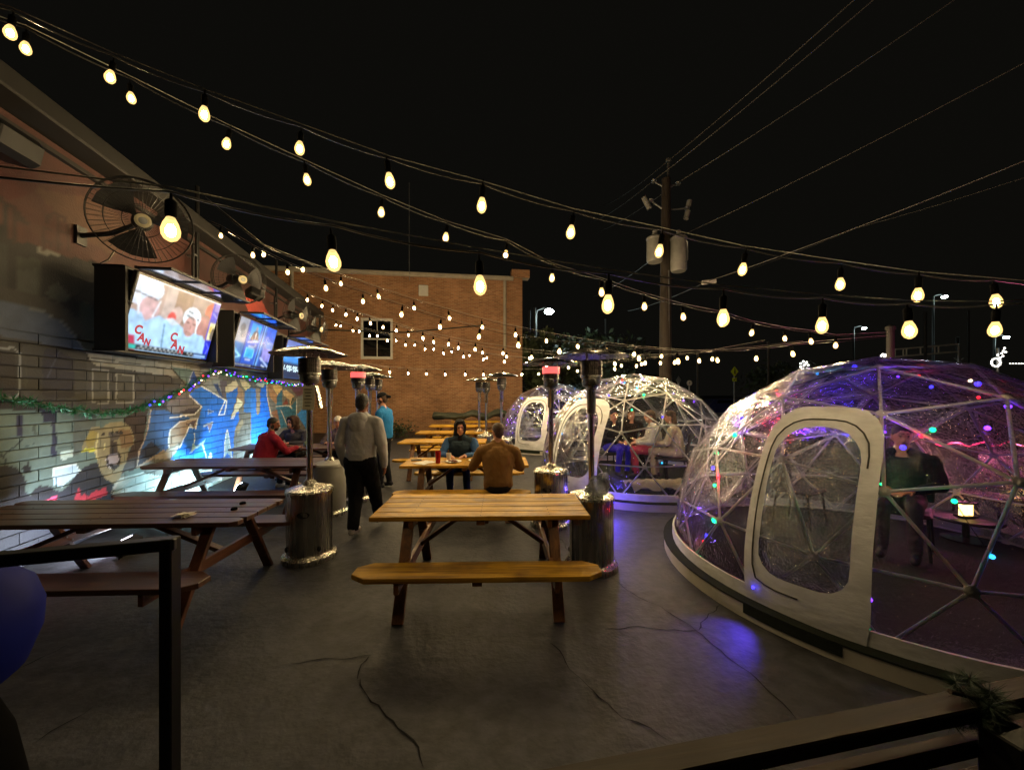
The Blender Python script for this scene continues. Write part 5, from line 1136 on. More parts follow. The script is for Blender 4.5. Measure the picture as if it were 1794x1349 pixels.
for a_, b_ in (((1146, 318), (1166, 330)), ((1188, 322), (1172, 328)), ((1140, 352), (1166, 370)), ((1204, 365), (1174, 368))):
    mb = MB(); mb.tube([U(*a_), U(*b_)], .03, 6); mb.lathe([(.03, -.05), (.09, -.03), (.06, .0), (.09, .03), (.03, .07)], 12, U(*a_)); mb.build('insulator_arm', M['grey_metal'], up, 50)
for a_, b_ in (((1128, 346), (1138, 366)), ((1208, 352), (1206, 362)), ((1205, 370), (1202, 384))):
    mb = MB(); mb.tube([U(*a_), U(*b_)], .085, 10); mb.build('fuse_cutout', M['transformer'], up, 50)
for px, y0, y1, Y, lbq in ((1147, 418, 460, PY - .35, 0), (1189, 418, 476, PY - .3, 1)):
    r_ = 13.5 * Y / FPX; z1_ = CAMH - (y0 - YH) / FPX * Y; z0_ = CAMH - (y1 - YH) / FPX * Y; c_ = U(px, y0, Y)
    mb = MB(); mb.lathe([(r_ * .85, z0_), (r_, z0_ + .06), (r_, z1_ - .05), (r_ * 1.06, z1_ - .04), (r_ * 1.06, z1_ + .01), (r_ * .5, z1_ + .10)], 22, (c_[0], c_[1], 0)); tr = mb.build('transformer', M['transformer'], up, 40)
    mb = MB(); mb.lathe([(.05, z1_ + .08), (.09, z1_ + .14), (.06, z1_ + .18), (.08, z1_ + .22), (.03, z1_ + .28)], 12, (c_[0], c_[1], 0)); mb.build('bushing', M['transformer'], tr, 50)
    if lbq: mb = MB(); mb.tube([(c_[0] + r_ * .5, c_[1] - r_ * .95, z1_ - .15), (c_[0] + r_ * .75, c_[1] - r_ * .9, z1_ - .2), (c_[0] + r_ * .75, c_[1] - r_ * .9, z0_ + .3), (c_[0] + r_ * .4, c_[1] - r_ * .98, z0_ + .2)], .02, 6); mb.build('side_pipe', M['grey_metal'], tr, 50)
M['line'] = mat('line_wire', '#5c5a56', .5, .3)
def power(label, pts, r=.011):
    P3 = [Vector(p) for p in pts]; out = []
    for a_, b_ in zip(P3[:-1], P3[1:]):
        n_ = 10
        for k in range(n_):
            u = k / n_; p = a_.lerp(b_, u); p.z -= .012 * (b_ - a_).length * 4 * u * (1 - u); out.append(p)
    out.append(P3[-1]); mb = MB(); mb.tube([p - P3[0] for p in out], r, 5); o = mb.build('power_line', M['line'], smooth=60, loc=P3[0]); return tag(o, label, 'cable', 'overhead power lines')
GP = lambda px, py, Y=PY: at(px, py, Y)
power('steepest overhead line leaving the pole top towards the upper edge', [at(1050, 362, 34), GP(1171, 282), at(1510, -12, 8.0)], .013)
power('second overhead line from the pole top towards the upper edge', [at(1030, 390, 34), GP(1146, 316), at(1545, -12, 8.0)], .013)
power('overhead line from the right insulator to the upper right', [at(1036, 410, 34), GP(1188, 320), at(1690, -12, 8.0)], .013)
power('overhead line from the right transformer to the right edge', [at(1040, 520, 30), GP(1200, 410), at(1830, 92, 7.0)], .010)
power('lower overhead service line from the clamp to the right edge', [at(1100, 545, 20), at(1240, 493, 11.0), at(1830, 268, 6.0)], .010)
e = MB(); e.box((0, 0, 0), (.42, .08, .12), bev=.02); tag(e.build('line_clamp', M['white_metal'], loc=at(1242, 494, 11.0), rot=(0, R(-8), 0)), 'pale splice box on the lower service line', 'clamp')
power('faint thin line below the lower service line', [at(1290, 480, 16), at(1500, 400, 12), at(1830, 300, 9.0)], .006)

# ================================================================== street things beyond the domes
M['dark_pole'] = mat('dark_pole', '#2c2a28', .7, 0, .2, 4)
M['lamp_white'] = emit('street_lamp_glow', (.78, 1.0, .98), 60.0)
LS = bpy.data.lights.new('street_lamp_light', 'POINT'); LS.energy = 260; LS.color = (.75, 1.0, .98); LS.shadow_soft_size = .25
def street_lamp(px, py, Y, label, r=.16, arm=1.2):
    p = at(px, py, Y); t = thing('street_lamp', label, 'street lamp', (p.x - arm, p.y, 0), 0, 'street lamps beyond the patio')
    mb = MB(); mb.tube([(0, 0, 0), (0, 0, p.z - .2), (.1, 0, p.z + .1), (arm * .6, 0, p.z + .25), (arm, 0, p.z + .16)], [.10, .08, .06, .05, .04], 8); mb.build('pole', M['dark_pole'], t, 50)
    mb = MB(); mb.ell((arm, 0, p.z + .09), (.30, .18, .08), 14, 7); hd = mb.build('lamp_head', M['dark_pole'], t, 60)
    mb = MB(); mb.ell((arm, 0, p.z), (r, r * .8, r * .6), 14, 8); mb.build('lamp_lens', M['lamp_white'], hd, 60)
    link('street_lamp_light', LS, t, (arm, -.1, p.z - .5))
street_lamp(962, 546, 26, 'bright white street lamp right of the brick building', .32, .9)
street_lamp(1655, 520, 40, 'white street lamp at the right, above the rail gantry', .26)
street_lamp(1514, 575, 44, 'small white street lamp left of the rail gantry', .24)
street_lamp(1763, 591, 38, 'low white street lamp near the right edge', .24)
M['sign_yellow'] = mat('sign_yellow', '#b8d020', .4, 0, .1, 4); M['sign_white'] = mat('sign_white', '#d8d8d4', .4, 0, .1, 4)
def flat_poly(pts, th=.02):
    q = MB(); n_ = len(pts); vs = [(x, 0, z) for x, z in pts] + [(x, th, z) for x, z in pts]
    q.add(vs, [tuple(range(n_)), tuple(range(2 * n_ - 1, n_ - 1, -1))] + [(i, n_ + i, n_ + (i + 1) % n_, (i + 1) % n_) for i in range(n_)]); return q
def road_sign(px, py, Y, label, kind):
    p = at(px, py, Y); k = Y / FPX; t = thing('road_sign', label, 'road sign', (p.x, p.y, 0))
    zb_ = CAMH - (700 - YH) / FPX * Y
    mb = MB(); mb.tube([(0, .05, 0), (0, .05, p.z)], .04, 8); mb.build('sign_post', M['grey_metal'], t)
    if kind == 'walk':
        flat_poly([(0, p.z + 16 * k), (6.5 * k, p.z + 7 * k), (0, p.z - 2 * k), (-6.5 * k, p.z + 7 * k)]).build('diamond_plate', M['sign_yellow'], t)
        q = MB(); q.ell((0, -.03, p.z + 11 * k), (1.0 * k, .012, 1.0 * k), 10, 6); q.beam((0, -.03, p.z + 9.5 * k), (0, -.03, p.z + 6 * k), 1.6 * k, .02); q.beam((0, -.03, p.z + 6 * k), (1.6 * k, -.03, p.z + 2.5 * k), .02, .9 * k, (0, 1, 0)); q.beam((0, -.03, p.z + 6 * k), (-1.6 * k, -.03, p.z + 2.5 * k), .02, .9 * k, (0, 1, 0)); q.build('walker_symbol', M['black_plastic'], t)
        flat_poly([(-3.5 * k, p.z - 4 * k), (3.5 * k, p.z - 4 * k), (3.5 * k, p.z - 10 * k), (-3.5 * k, p.z - 10 * k)]).build('arrow_plate', M['sign_yellow'], t)
        q = MB(); q.beam((1.8 * k, -.03, p.z - 5.5 * k), (-1.8 * k, -.03, p.z - 8.5 * k), .02, .8 * k, (0, 1, 0)); q.beam((-1.8 * k, -.03, p.z - 8.5 * k), (-1.8 * k, -.03, p.z - 6 * k), .02, .6 * k, (0, 1, 0)); q.beam((-1.8 * k, -.03, p.z - 8.5 * k), (.6 * k, -.03, p.z - 8.5 * k), .02, .6 * k, (0, 1, 0)); q.build('arrow_symbol', M['black_plastic'], t)
    elif kind == 'round':
        flat_poly([(4.5 * k * math.cos(6.283 * i / 24), p.z + 4.5 * k * math.sin(6.283 * i / 24)) for i in range(24)]).build('round_plate', M['sign_white'], t)
        q = MB(); q.beam((0, -.03, p.z - 2 * k), (0, -.03, p.z + 2 * k), .8 * k, .02); q.build('sign_mark', M['black_plastic'], t)
    elif kind == 'diamond': flat_poly([(0, p.z + 7 * k), (4 * k, p.z), (0, p.z - 7 * k), (-4 * k, p.z)]).build('diamond_plate', M['grey_metal'], t)
    elif kind == 'cross':
        q = MB(); q.beam((-8 * k, -.02, p.z - 5.5 * k), (8 * k, -.02, p.z + 5.5 * k), .02, 2.4 * k, (0, 1, 0)); q.beam((-8 * k, -.05, p.z + 5.5 * k), (8 * k, -.05, p.z - 5.5 * k), .02, 2.4 * k, (0, 1, 0)); q.build('crossbuck', M['sign_white'], t)
road_sign(1287, 658, 24, 'yellow-green pedestrian crossing sign between two domes', 'walk')
road_sign(1208, 671, 26, 'small round white sign behind the middle dome', 'round')
road_sign(1189, 666, 27, 'dim diamond-shaped sign left of the round sign', 'diamond')
road_sign(1679, 633, 30, 'white crossbuck sign behind the nearest dome', 'cross')
for px, y0, Y, lb2, r_ in ((1222, 622, 20, 'thin grey post behind the middle dome', .05), (1346, 600, 20, 'grey post left of the nearest dome', .06), (1560, 576, 6.12, 'square post that carries the right ends of the string lights', .05), (1621, 548, 24, 'tall grey mast at the rail gantry', .08), (1697, 545, 26, 'slim mast right of the crossbuck sign', .05), (1678, 592, 31, 'short post carrying the crossbuck sign side of the gantry', .10), (1061, 560, 30, 'faint pole behind the near right heater', .08), (928, 545, 24, 'pale pole just right of the brick building', .05), (937, 540, 24.5, 'second pale pole just right of the brick building', .06)):
    p = at(px, y0, Y); t = thing('street_post', lb2, 'post', (p.x, p.y, 0)); mb = MB(); mb.tube([(0, 0, 0), (0, 0, p.z)], r_, 8); mb.build('shaft', M['dark_pole'], t, 50); mb = MB(); mb.lathe([(r_ * 1.3, p.z - .02), (r_ * 1.3, p.z + .03), (r_ * .4, p.z + .06)], 10); mb.build('post_cap', M['dark_pole'], t, 40)
p0 = at(1568, 612, 25); p1 = at(1680, 603, 25); t = thing('rail_gantry', 'pale lattice rail signal gantry above the nearest dome', 'gantry', (p0.x, p0.y, 0))
mb = MB(); dx = p1.x - p0.x; k = 25 / FPX
for dz in (0, -13 * k): mb.tube([(0, 0, p0.z + dz), (dx, 0, p1.z + dz)], .045, 6)
for u in (0, .13, .18, .4, .62, .68, 1.0): z_ = p0.z + (p1.z - p0.z) * u; mb.tube([(dx * u, 0, z_), (dx * u, 0, z_ - 13 * k)], .035, 6)
mb.build('truss', M['white_metal'], t, 50); mb = MB(); mb.tube([(dx, 0, 0), (dx, 0, p1.z)], .09, 8); mb.build('gantry_leg', M['grey_metal'], t)
M['deco'] = emit('decoration_bulbs', (1.0, .95, .85), 5.0)
def deco(label, pts, Y, foot):
    P3 = [at(x, y, Y) for x, y in pts]; f = at(foot, 690, Y); t = thing('lit_decoration', label, 'decoration', (f.x, f.y, 0), 0, 'lit holiday decorations on poles')
    q = MB(); 
    for p in P3: q.ell((p.x - f.x, 0, p.z), .03 * Y / 14, 6, 4)
    q.build('bulb_outline', M['deco'], t)['kind'] = 'stuff'; q = MB(); q.tube([(0, .1, 0), (0, .1, max(p.z for p in P3))], .05, 6); q.build('deco_pole', M['grey_metal'], t)
deco('lit round wreath just above the left part of the nearest dome', [(1409 + 7 * math.cos(i * .9), 640 + 7 * math.sin(i * .9)) for i in range(7)] + [(1409, 640), (1412, 637)], 22, 1409)
deco('lit fan-shaped decoration above the middle of the nearest dome', [(1553 + 10 * math.cos(i * .45) * (.4 + .6 * (i % 3) / 2), 627 - 8 * abs(math.sin(i * .45)) * (.4 + .6 * (i % 3) / 2)) for i in range(12)], 22, 1553)
deco('lit figure-shaped decoration at the right edge above the dome', [(1745 + 8 * math.cos(i * .57), 635 + 7 * math.sin(i * .57)) for i in range(11)] + [(1752, 627), (1748, 622), (1755, 619), (1757, 624), (1758, 615), (1760, 610), (1762, 617)], 20, 1752)
e = MB(); p = at(1770, 637, 30); 
for k_ in range(9): e.ell((k_ * .22, 0, 0), .04, 6, 4)
tag(e.build('light_strip', M['deco'], loc=p), 'thin white strip of lights at the right edge', 'lights')
# parked car far away
M['car_paint'] = mat('car_paint', '#20285a', .3, .2, .1, 3, coat=.6)
p = at(1262, 690, 30); t = thing('parked_car', 'dark blue parked car far off between two domes', 'car', (p.x, p.y, 0))
prof = [(-2.1, .35), (-2.1, .75), (-1.3, .92), (-.8, 1.38), (.7, 1.4), (1.3, .95), (2.0, .8), (2.1, .4)]
q = MB(); vs = []
for y, s_ in ((-.85, 1), (-.75, 1.0), (.75, 1.0), (.85, 1)): vs += [(x, y * (1 if z < 1 else .85), z) for x, z in prof]
n_ = len(prof); q.add(vs, [(r * n_ + i, r * n_ + (i + 1) % n_, (r + 1) * n_ + (i + 1) % n_, (r + 1) * n_ + i) for r in range(3) for i in range(n_)] + [tuple(range(n_)), tuple(range(4 * n_ - 1, 3 * n_ - 1, -1))]); q.build('car_body', M['car_paint'], t, 40)
for x in (-1.3, 1.3):
    for y in (-.8, .8): q = MB(); q.tube([(x, y - .1, .33), (x, y + .1, .33)], .33, 18); q.build('wheel', M['dark_rubber'], t, 40)
q = MB(); q.add([(-.75, -.80, .98), (.65, -.80, .98), (.6, -.76, 1.32), (-.55, -.76, 1.32)], [(0, 1, 2, 3)]); q.v = [(x, y - .02, z) for x, y, z in q.v]; q.build('side_window', M['dark_glass'], t)
# trees / hedge
M['leaf'] = mat('dark_leaf', '#39442a', .6, 0, .5, 5, rnd=.1); M['bark'] = mat('bark', '#3a2e24', .9, 0, .4, 8, bump=.6)
def tree(x, y, h, rx, rz_, label, n=2600, seed=1, ls=.16):
    r_ = np.random.RandomState(seed); t = thing('leafy_tree', label, 'tree', (x, y, 0), 0, 'dark trees beyond the domes')
    q = MB(); q.tube([(0, 0, 0), (.05, 0, h * .35), (-.04, .03, h * .7)], [.20, .15, .06], 9)
    for k in range(7): a_ = k * .9; q.tube([(0, 0, h * (.28 + .05 * k)), (rx * .5 * math.cos(a_), rx * .5 * math.sin(a_), h * (.42 + .06 * k))], [.07, .02], 6)
    q.build('trunk', M['bark'], t, 60)
    cl = [(r_.normal(0, .5) * rx, r_.normal(0, .5) * rx, h - rz_ + r_.uniform(-.9, .8) * rz_, r_.uniform(.25, .5) * rx) for _ in range(26)]
    vs = []; fs = []
    for i in range(n):
        c_ = cl[r_.randint(len(cl))]; d_ = r_.normal(size=3); d_ /= np.linalg.norm(d_); p = np.array(c_[:3]) + d_ * c_[3] * r_.uniform(.5, 1.05)
        u = r_.normal(size=3); u /= np.linalg.norm(u); v_ = np.cross(u, r_.normal(size=3)); v_ /= np.linalg.norm(v_); s_ = ls * r_.uniform(.6, 1.3)
        b_ = len(vs); vs += [tuple(p - u * s_), tuple(p + v_ * s_ * .45), tuple(p + u * s_), tuple(p - v_ * s_ * .45)]; fs.append((b_, b_ + 1, b_ + 2, b_ + 3))
    q = MB(); q.add(vs, fs); q.build('crown', M['leaf'], t)
pt = at(930, 690, 20.5); tree(pt.x + .2, 20.5, 5.2, 1.5, 2.0, 'dark leafy tree against the right corner of the brick building', 3000, 2)
pt = at(985, 690, 23); tree(pt.x, 23, 5.0, 1.9, 2.0, 'dark tree behind the farthest dome', 2600, 4)
pt = at(1040, 690, 29); tree(pt.x, 29, 6.2, 2.6, 2.4, 'dim tree behind the near right heater hood', 2400, 5, .22)
pt = at(1370, 690, 30); tree(pt.x, 30, 4.2, 2.2, 1.7, 'dim tree left of the nearest dome top', 1800, 6, .22)
pt = at(660, 745, 15); q = None
r_ = np.random.RandomState(9)
# pile against the brick wall
M['tarp'] = mat('tarp', '#3a3d32', .8, 0, .3, 5, bump=.6, bscale=12)
q = MB(); n_ = 26; vs = []
for i in range(n_):
    u = i / (n_ - 1)
    for j in range(8): a_ = 2 * math.pi * j / 8; vs.append((u * 3.6, .30 * math.cos(a_) * (1 + .2 * math.sin(i * 1.7)), .14 * math.sin(a_) * (1 + .3 * math.sin(i * 1.1 + j)) + .12 * u + .05 * math.sin(i * .8)))
q.add(vs, [(i * 8 + j, i * 8 + (j + 1) % 8, (i + 1) * 8 + (j + 1) % 8, (i + 1) * 8 + j) for i in range(n_ - 1) for j in range(8)] + [tuple(range(7, -1, -1)), tuple((n_ - 1) * 8 + j for j in range(8))])
tag(q.build('folded_tarp', M['tarp'], smooth=70, loc=(-3.0, 14.75, .92)), 'dark folded tarp lying on the rearmost table', 'tarp')
q = MB(); vs = []; fs = []
for i in range(500):
    p = r_.normal(size=3) * [.28, .22, .16] + [0, 0, .3]; u = r_.normal(size=3); u /= np.linalg.norm(u); v_ = np.cross(u, r_.normal(size=3)); v_ /= np.linalg.norm(v_); s_ = .07; b_ = len(vs)
    vs += [tuple(p - u * s_), tuple(p + v_ * s_ * .4), tuple(p + u * s_), tuple(p - v_ * s_ * .4)]; fs.append((b_, b_ + 1, b_ + 2, b_ + 3))
t = thing('low_shrub', 'dark low shrub at the foot of the brick wall', 'shrub', (at(694, 690, 15.6).x, 15.6, 0)); q.add(vs, fs); q.build('foliage', M['leaf'], t); q = MB(); q.tube([(0, 0, 0), (0, 0, .3)], .03, 6); q.build('stem', M['bark'], t)

# ================================================================== railing at the lower right, with a pine sprig
r0, r1 = atg(880, 1352, 1.05), atg(1840, 1168, 1.05)
rd = (r1 - r0); ra = math.atan2(rd.y, rd.x); RL = rd.length + .5
t = thing('deck_railing', 'wooden slatted railing crossing the lower right corner', 'railing', (r0.x, r0.y, 0), ra)
q = MB(); q.box((RL / 2 - .1, -.036, 1.032), (RL + .4, .060, .036), bev=.004); q.build('cap_rail', M['rail_wood'], t)
for k in range(4):
    q = MB(); q.box((RL / 2 - .1, -.045 - .004 * k, .945 - k * .085), (RL + .4, .03, .042), bev=.004); q.build('slat', M['rail_wood'], t)
q = MB(); q.box((1.17, -.10, .52), (.09, .075, .99), bev=.004); q.box((1.17, -.16, .60), (.5, .06, .70)); q.build('post', M['black_metal'], t)
M['needle'] = mat('pine_needle', '#1d3a22', .6, 0, .5, 20, rnd=0)
def needles(q, p, n, L, rr, w=.0016):
    vs = []; fs = []
    for i in range(n):
        d = Vector((rr.gauss(0, 1), rr.gauss(0, 1), rr.gauss(.1, 1))).normalized(); s_ = d.orthogonal().normalized() * w; l_ = L * rr.uniform(.6, 1.2); b_ = len(vs)
        vs += [p - s_, p + s_, p + d * l_]; fs.append((b_, b_ + 1, b_ + 2))
    q.add(vs, fs)
rr = random.Random(11); q = MB(); c0 = at(1722, 1225, .93)
for i in range(26): needles(q, Vector((rr.gauss(0, .035), rr.gauss(0, .02), rr.gauss(-.02, .035))), 120, .045, rr, .0007)
t = thing('pine_sprig', 'dark green pine garland sprig hanging on the railing', 'garland', c0); q.build('pine_needles', M['needle'], t)['kind'] = 'stuff'; q = MB(); q.tube([(-.08, 0, .02), (0, 0, 0), (.08, .01, -.03)], .006, 6); q.build('twig', M['bark'], t)

# ================================================================== black frame and blue ball at the lower left
t = thing('metal_frame_rail', 'black metal handrail at the lower left', 'railing', (-1.36, 1.53, 0))
q = MB(); q.box((0, 0, .61), (.05, .05, 1.22), bev=.004); q.build('rail_post', M['black_metal'], t)
q = MB(); q.beam((.024, .006, 1.196), (-1.2, -.37, 1.196), .05, .046, (0, 0, 1), .004); q.build('top_rail', M['black_metal'], t)
M['navy_plastic'] = mat('navy_plastic', '#131b66', .6, 0, .1, 3, spec=.05)
t = thing('blue_ball_seat', 'round navy blue plastic ball on a black stand at the left edge', 'seat', (-2.09, 1.32, 0))
q = MB(); q.lathe([(.02, .64), (.17, .67), (.27, .76), (.31, .88), (.315, .97), (.29, 1.06), (.22, 1.13), (.1, 1.165), (.01, 1.17)], 40); q.build('ball', M['navy_plastic'], t, 60)
q = MB(); q.lathe([(.30, 0), (.31, .03), (.27, .30), (.24, .5), (.20, .62), (.16, .68)], 40); q.build('stand', M['dark_rubber'], t, 60)

# ================================================================== garland along the mural
gp = [(-60, 690), (0, 697), (60, 707), (110, 717), (160, 724), (215, 724), (250, 713), (290, 698), (325, 682), (352, 664), (372, 652), (400, 654), (440, 664), (480, 670), (505, 674), (530, 674), (545, 671)]
gw = [wpix(px, py, .10) for px, py in gp]; t = thing('wall_garland', 'green tinsel garland with coloured lights swagged along the mural', 'garland', gw[0])
M['tinsel'] = mat('tinsel', '#3c8a5c', .35, .2, .5, 15)
rr = random.Random(3); q = MB(); q.tube([p - gw[0] for p in gw], .012, 6); q.build('garland_core', M['needle'], t)
q = MB(); tot = 0; leds = []
for a_, b_ in zip(gw[:-1], gw[1:]):
    n_ = max(4, int((b_ - a_).length / .03))
    for k in range(n_): p = a_.lerp(b_, k / n_) - gw[0] + Vector((rr.gauss(0, .012), rr.gauss(0, .012), rr.gauss(0, .014))); needles(q, p, 14, .075, rr, .0045); leds.append(p)
q.build('tinsel_strands', M['tinsel'], t)['kind'] = 'stuff'
wcol = ('violet', 'blue', 'green', 'white', 'violet', 'red'); cnt = 0
for i, p in enumerate(leds):
    if p.y + gw[0].y > 5.6 and i % 3 == 0:
        c_ = rr.choice(wcol); o = link('led', led_me[c_], t, p + WN * .04 + Vector((rr.gauss(0, .02), 0, rr.gauss(0, .025)))); o.scale = (1.0,) * 3; cnt += 1
        if cnt % 4 == 0: link('led_light', LLED[c_], o)
# ================================================================== people
M['skin'] = mat('skin', '#c08a6c', .55, 0, .12, 8); M['skin_dark'] = mat('skin_dark', '#7c4c34', .55, 0, .12, 8)
M['hair_dark'] = mat('hair_dark', '#16110d', .6, 0, .4, 40, bump=.6, bscale=60); M['hair_brown'] = mat('hair_brown', '#4a3524', .6, 0, .4, 40, bump=.6, bscale=60)
def cloth(n, c, b=.5, s=9):
    m = mat(n, c, .85, 0, .14, 4, bump=b * .7, bscale=s * .9, spec=.2); N = m.node_tree.nodes
    for x in N:
        if x.type == 'TEX_NOISE' and x.inputs['Scale'].default_value > 6: x.inputs['Distortion'].default_value = 1.0; x.inputs['Detail'].default_value = 3
        if x.type == 'BUMP': x.inputs['Distance'].default_value = .045
    return m
M['eye'] = mat('eye_dark', '#1a1210', .3); M['lip'] = mat('lip', '#8a4a42', .5)
def cone_mesh(mb, p0, p1, r0, r1, n=14):
    p0, p1 = Vector(p0), Vector(p1); d = p1 - p0; L = d.length
    if L < 1e-5: mb.ell(p0, r0, n, 8); return
    d /= L; pts = []; rs = []
    for k in range(5):
        a = math.pi / 2 * (1 - k / 4); pts.append(p0 - d * r0 * math.sin(a)); rs.append(max(.001, r0 * math.cos(a)))
    for k in range(5):
        a = math.pi / 2 * k / 4; pts.append(p1 + d * r1 * math.sin(a)); rs.append(max(.001, r1 * math.cos(a)))
    mb.tube(pts, rs, n)
class Fig:
    def __init__(s): s.pr = []; s.paint = []
    def cone(s, p0, p1, r0, r1, lab): s.pr.append(('c', Vector(p0), Vector(p1), r0, r1, lab)); return s
    def ell(s, c, r, lab, rot=None): s.pr.append(('e', Vector(c), r, rot or Matrix.Identity(3), None, lab)); return s
    def spot(s, c, r, lab, rot=None): s.paint.append((Vector(c), r, rot or Matrix.Identity(3), lab)); return s
    def head(s, c, yaw=0, pitch=0, skin='skin', hair='hair', beard=None, cap=None, hood=None, long=False, hs=1.0):
        """yaw turns the face left (+) from the body's forward (+y); pitch looks down (+)"""
        c = Vector(c); Q = Matrix.Rotation(R(yaw), 3, 'Z') @ Matrix.Rotation(R(-pitch), 3, 'X')
        def T(x, y, z): return c + Q @ (Vector((x, y, z)) * hs)
        def E_(p, r, lab): s.ell(T(*p), tuple(k * hs for k in r), lab, Q)
        E_((0, -.005, .015), (.074, .094, .105), skin); E_((0, .030, -.055), (.056, .060, .062), skin); E_((0, .052, -.088), (.034, .032, .026), skin)
        s.cone(T(0, .088, .012), T(0, .108, -.028), .010 * hs, .016 * hs, skin); E_((0, .080, .034), (.050, .018, .013), skin)
        for k in (-1, 1): E_((.076 * k, -.008, -.012), (.012, .022, .034), skin)
        s.spot(T(-.030, .088, .012), (.015 * hs, .025 * hs, .009 * hs), 'eye', Q); s.spot(T(.030, .088, .012), (.015 * hs, .025 * hs, .009 * hs), 'eye', Q)
        s.spot(T(-.030, .088, .038), (.024 * hs, .03 * hs, .006 * hs), hair, Q); s.spot(T(.030, .088, .038), (.024 * hs, .03 * hs, .006 * hs), hair, Q)
        s.spot(T(0, .095, -.062), (.025 * hs, .03 * hs, .007 * hs), 'lip', Q)
        if beard:
            s.spot(T(0, .06, -.085), (.062 * hs, .075 * hs, .038 * hs), beard, Q); s.spot(T(0, .10, -.045), (.032 * hs, .02 * hs, .007 * hs), beard, Q)
            for k in (-1, 1): s.spot(T(.062 * k, .01, -.04), (.02 * hs, .03 * hs, .055 * hs), beard, Q)
        if not hood:
            E_((0, -.018, .040), (.081, .098, .094), hair); E_((0, -.060, -.01), (.070, .052, .075), hair)
            if long: E_((0, -.07, -.10), (.085, .055, .16), hair)
        if cap:
            E_((0, -.012, .052), (.084, .102, .084), cap); s.cone(T(0, -.09, .04), T(0, -.165, .015), .035 * hs, .03 * hs, cap)
        if hood:
            E_((0, -.030, .020), (.098, .112, .128), hood); E_((0, -.06, -.10), (.10, .075, .09), hood)
            for k in range(9):
                a = -2.3 + k * 4.6 / 8; s.cone(T(.085 * math.sin(a), .062 - .02 * abs(math.sin(a)), .005 + .112 * math.cos(a)), T(.085 * math.sin(a + .5), .062 - .02 * abs(math.sin(a + .5)), .005 + .112 * math.cos(a + .5)), .02 * hs, .02 * hs, hood)
            E_((0, .035, .085), (.06, .04, .03), hair)
        return s
    def torso(s, hip, chest, neck, sw, lab, low, fat=1.0, deep=1.0):
        hip, chest, neck = Vector(hip), Vector(chest), Vector(neck)
        up = (chest - hip).normalized(); x = Vector((1, 0, 0)); y = up.cross(x).normalized() if abs(up.x) < .9 else Vector((0, 1, 0)); Q = Matrix((x, y, up)).transposed()
        s.ell(hip, (.160 * fat, .120 * fat * deep, .11), low, Q)
        L_ = (chest - hip).length; A_ = []
        for u, rx, ry in ((-.02, .150, .118), (.10, .168, .128), (.30, .164, .124), (.60, .172, .126), (.85, .186, .128), (1.05, .190, .122), (1.22, .170, .108), (1.36, .115, .085)): A_.append((hip + up * L_ * u, rx * fat, ry * fat * deep))
        s.pr.append(('l', A_, Q, None, None, lab))
        s.cone(chest + Vector((-sw, 0, .10)), chest + Vector((sw, 0, .10)), .070 * fat, .070 * fat, lab)
        s.cone(chest + Vector((-sw * .55, 0, .12)), neck + Vector((-.03, 0, -.01)), .07 * fat, .05, lab); s.cone(chest + Vector((sw * .55, 0, .12)), neck + Vector((.03, 0, -.01)), .07 * fat, .05, lab)
        return s
    def arm(s, sh, el, wr, lab, skin='skin', fat=1.0, bare=False, fdir=None, palm=(0, 0, -1), curl=.5, thumb=1):
        sh, el, wr = Vector(sh), Vector(el), Vector(wr)
        if bare:
            m_ = sh.lerp(el, .72); s.cone(sh, m_, .064 * fat, .056 * fat, lab); s.cone(sh.lerp(el, .6), el, .046, .042, skin); s.cone(el, wr, .042, .028, skin)
        else: s.cone(sh, el, .064 * fat, .052 * fat, lab); s.cone(el, wr, .052 * fat, .037 * fat, lab)
        f = Vector(fdir).normalized() if fdir else (wr - el).normalized(); pn = Vector(palm); pn = (pn - f * pn.dot(f)).normalized(); sd = f.cross(pn)
        c = wr + f * .055; Q = Matrix((sd, f, pn)).transposed(); s.cone(wr - f * .02, wr + f * .02, .026, .028, skin); s.ell(c, (.040, .052, .019), skin, Q)
        for k, L in enumerate((.072, .082, .076, .060)):
            b = c + f * .040 + sd * (.030 - .020 * k); m_ = b + (f * math.cos(curl * .6) + pn * math.sin(curl * .6)) * L * .55; e_ = m_ + (f * math.cos(curl * 1.6) + pn * math.sin(curl * 1.6)) * L * .5
            s.cone(b, m_, .0095, .009, skin); s.cone(m_, e_, .009, .0075, skin)
        tb = c - f * .012 + sd * .036 * thumb; tm = tb + (sd * thumb * .7 + f * .7 + pn * .25).normalized() * .036; te = tm + (f * .9 + pn * .4 + sd * thumb * .1).normalized() * .030
        s.cone(tb, tm, .013, .011, skin); s.cone(tm, te, .011, .009, skin); return s
    def leg(s, hp, kn, an, lab, shoe, toe, fat=1.0, sole=None):
        hp, kn, an = Vector(hp), Vector(kn), Vector(an); toe = Vector(toe).normalized()
        s.cone(hp, kn, .092 * fat, .066 * fat, lab); s.cone(kn, an + (kn - an).normalized() * .03, .064 * fat, .048 * fat, lab)
        a0 = Vector((an.x, an.y, an.z - .03)) - toe * .035; a1 = a0 + toe * .17 + Vector((0, 0, -.012)); s.cone(a0, a1, .042, .036, shoe); s.cone(an + Vector((0, 0, .01)), a0, .046, .042, shoe); s.cone(a0.lerp(a1, .4), a1, .044, .040, shoe)
        return s
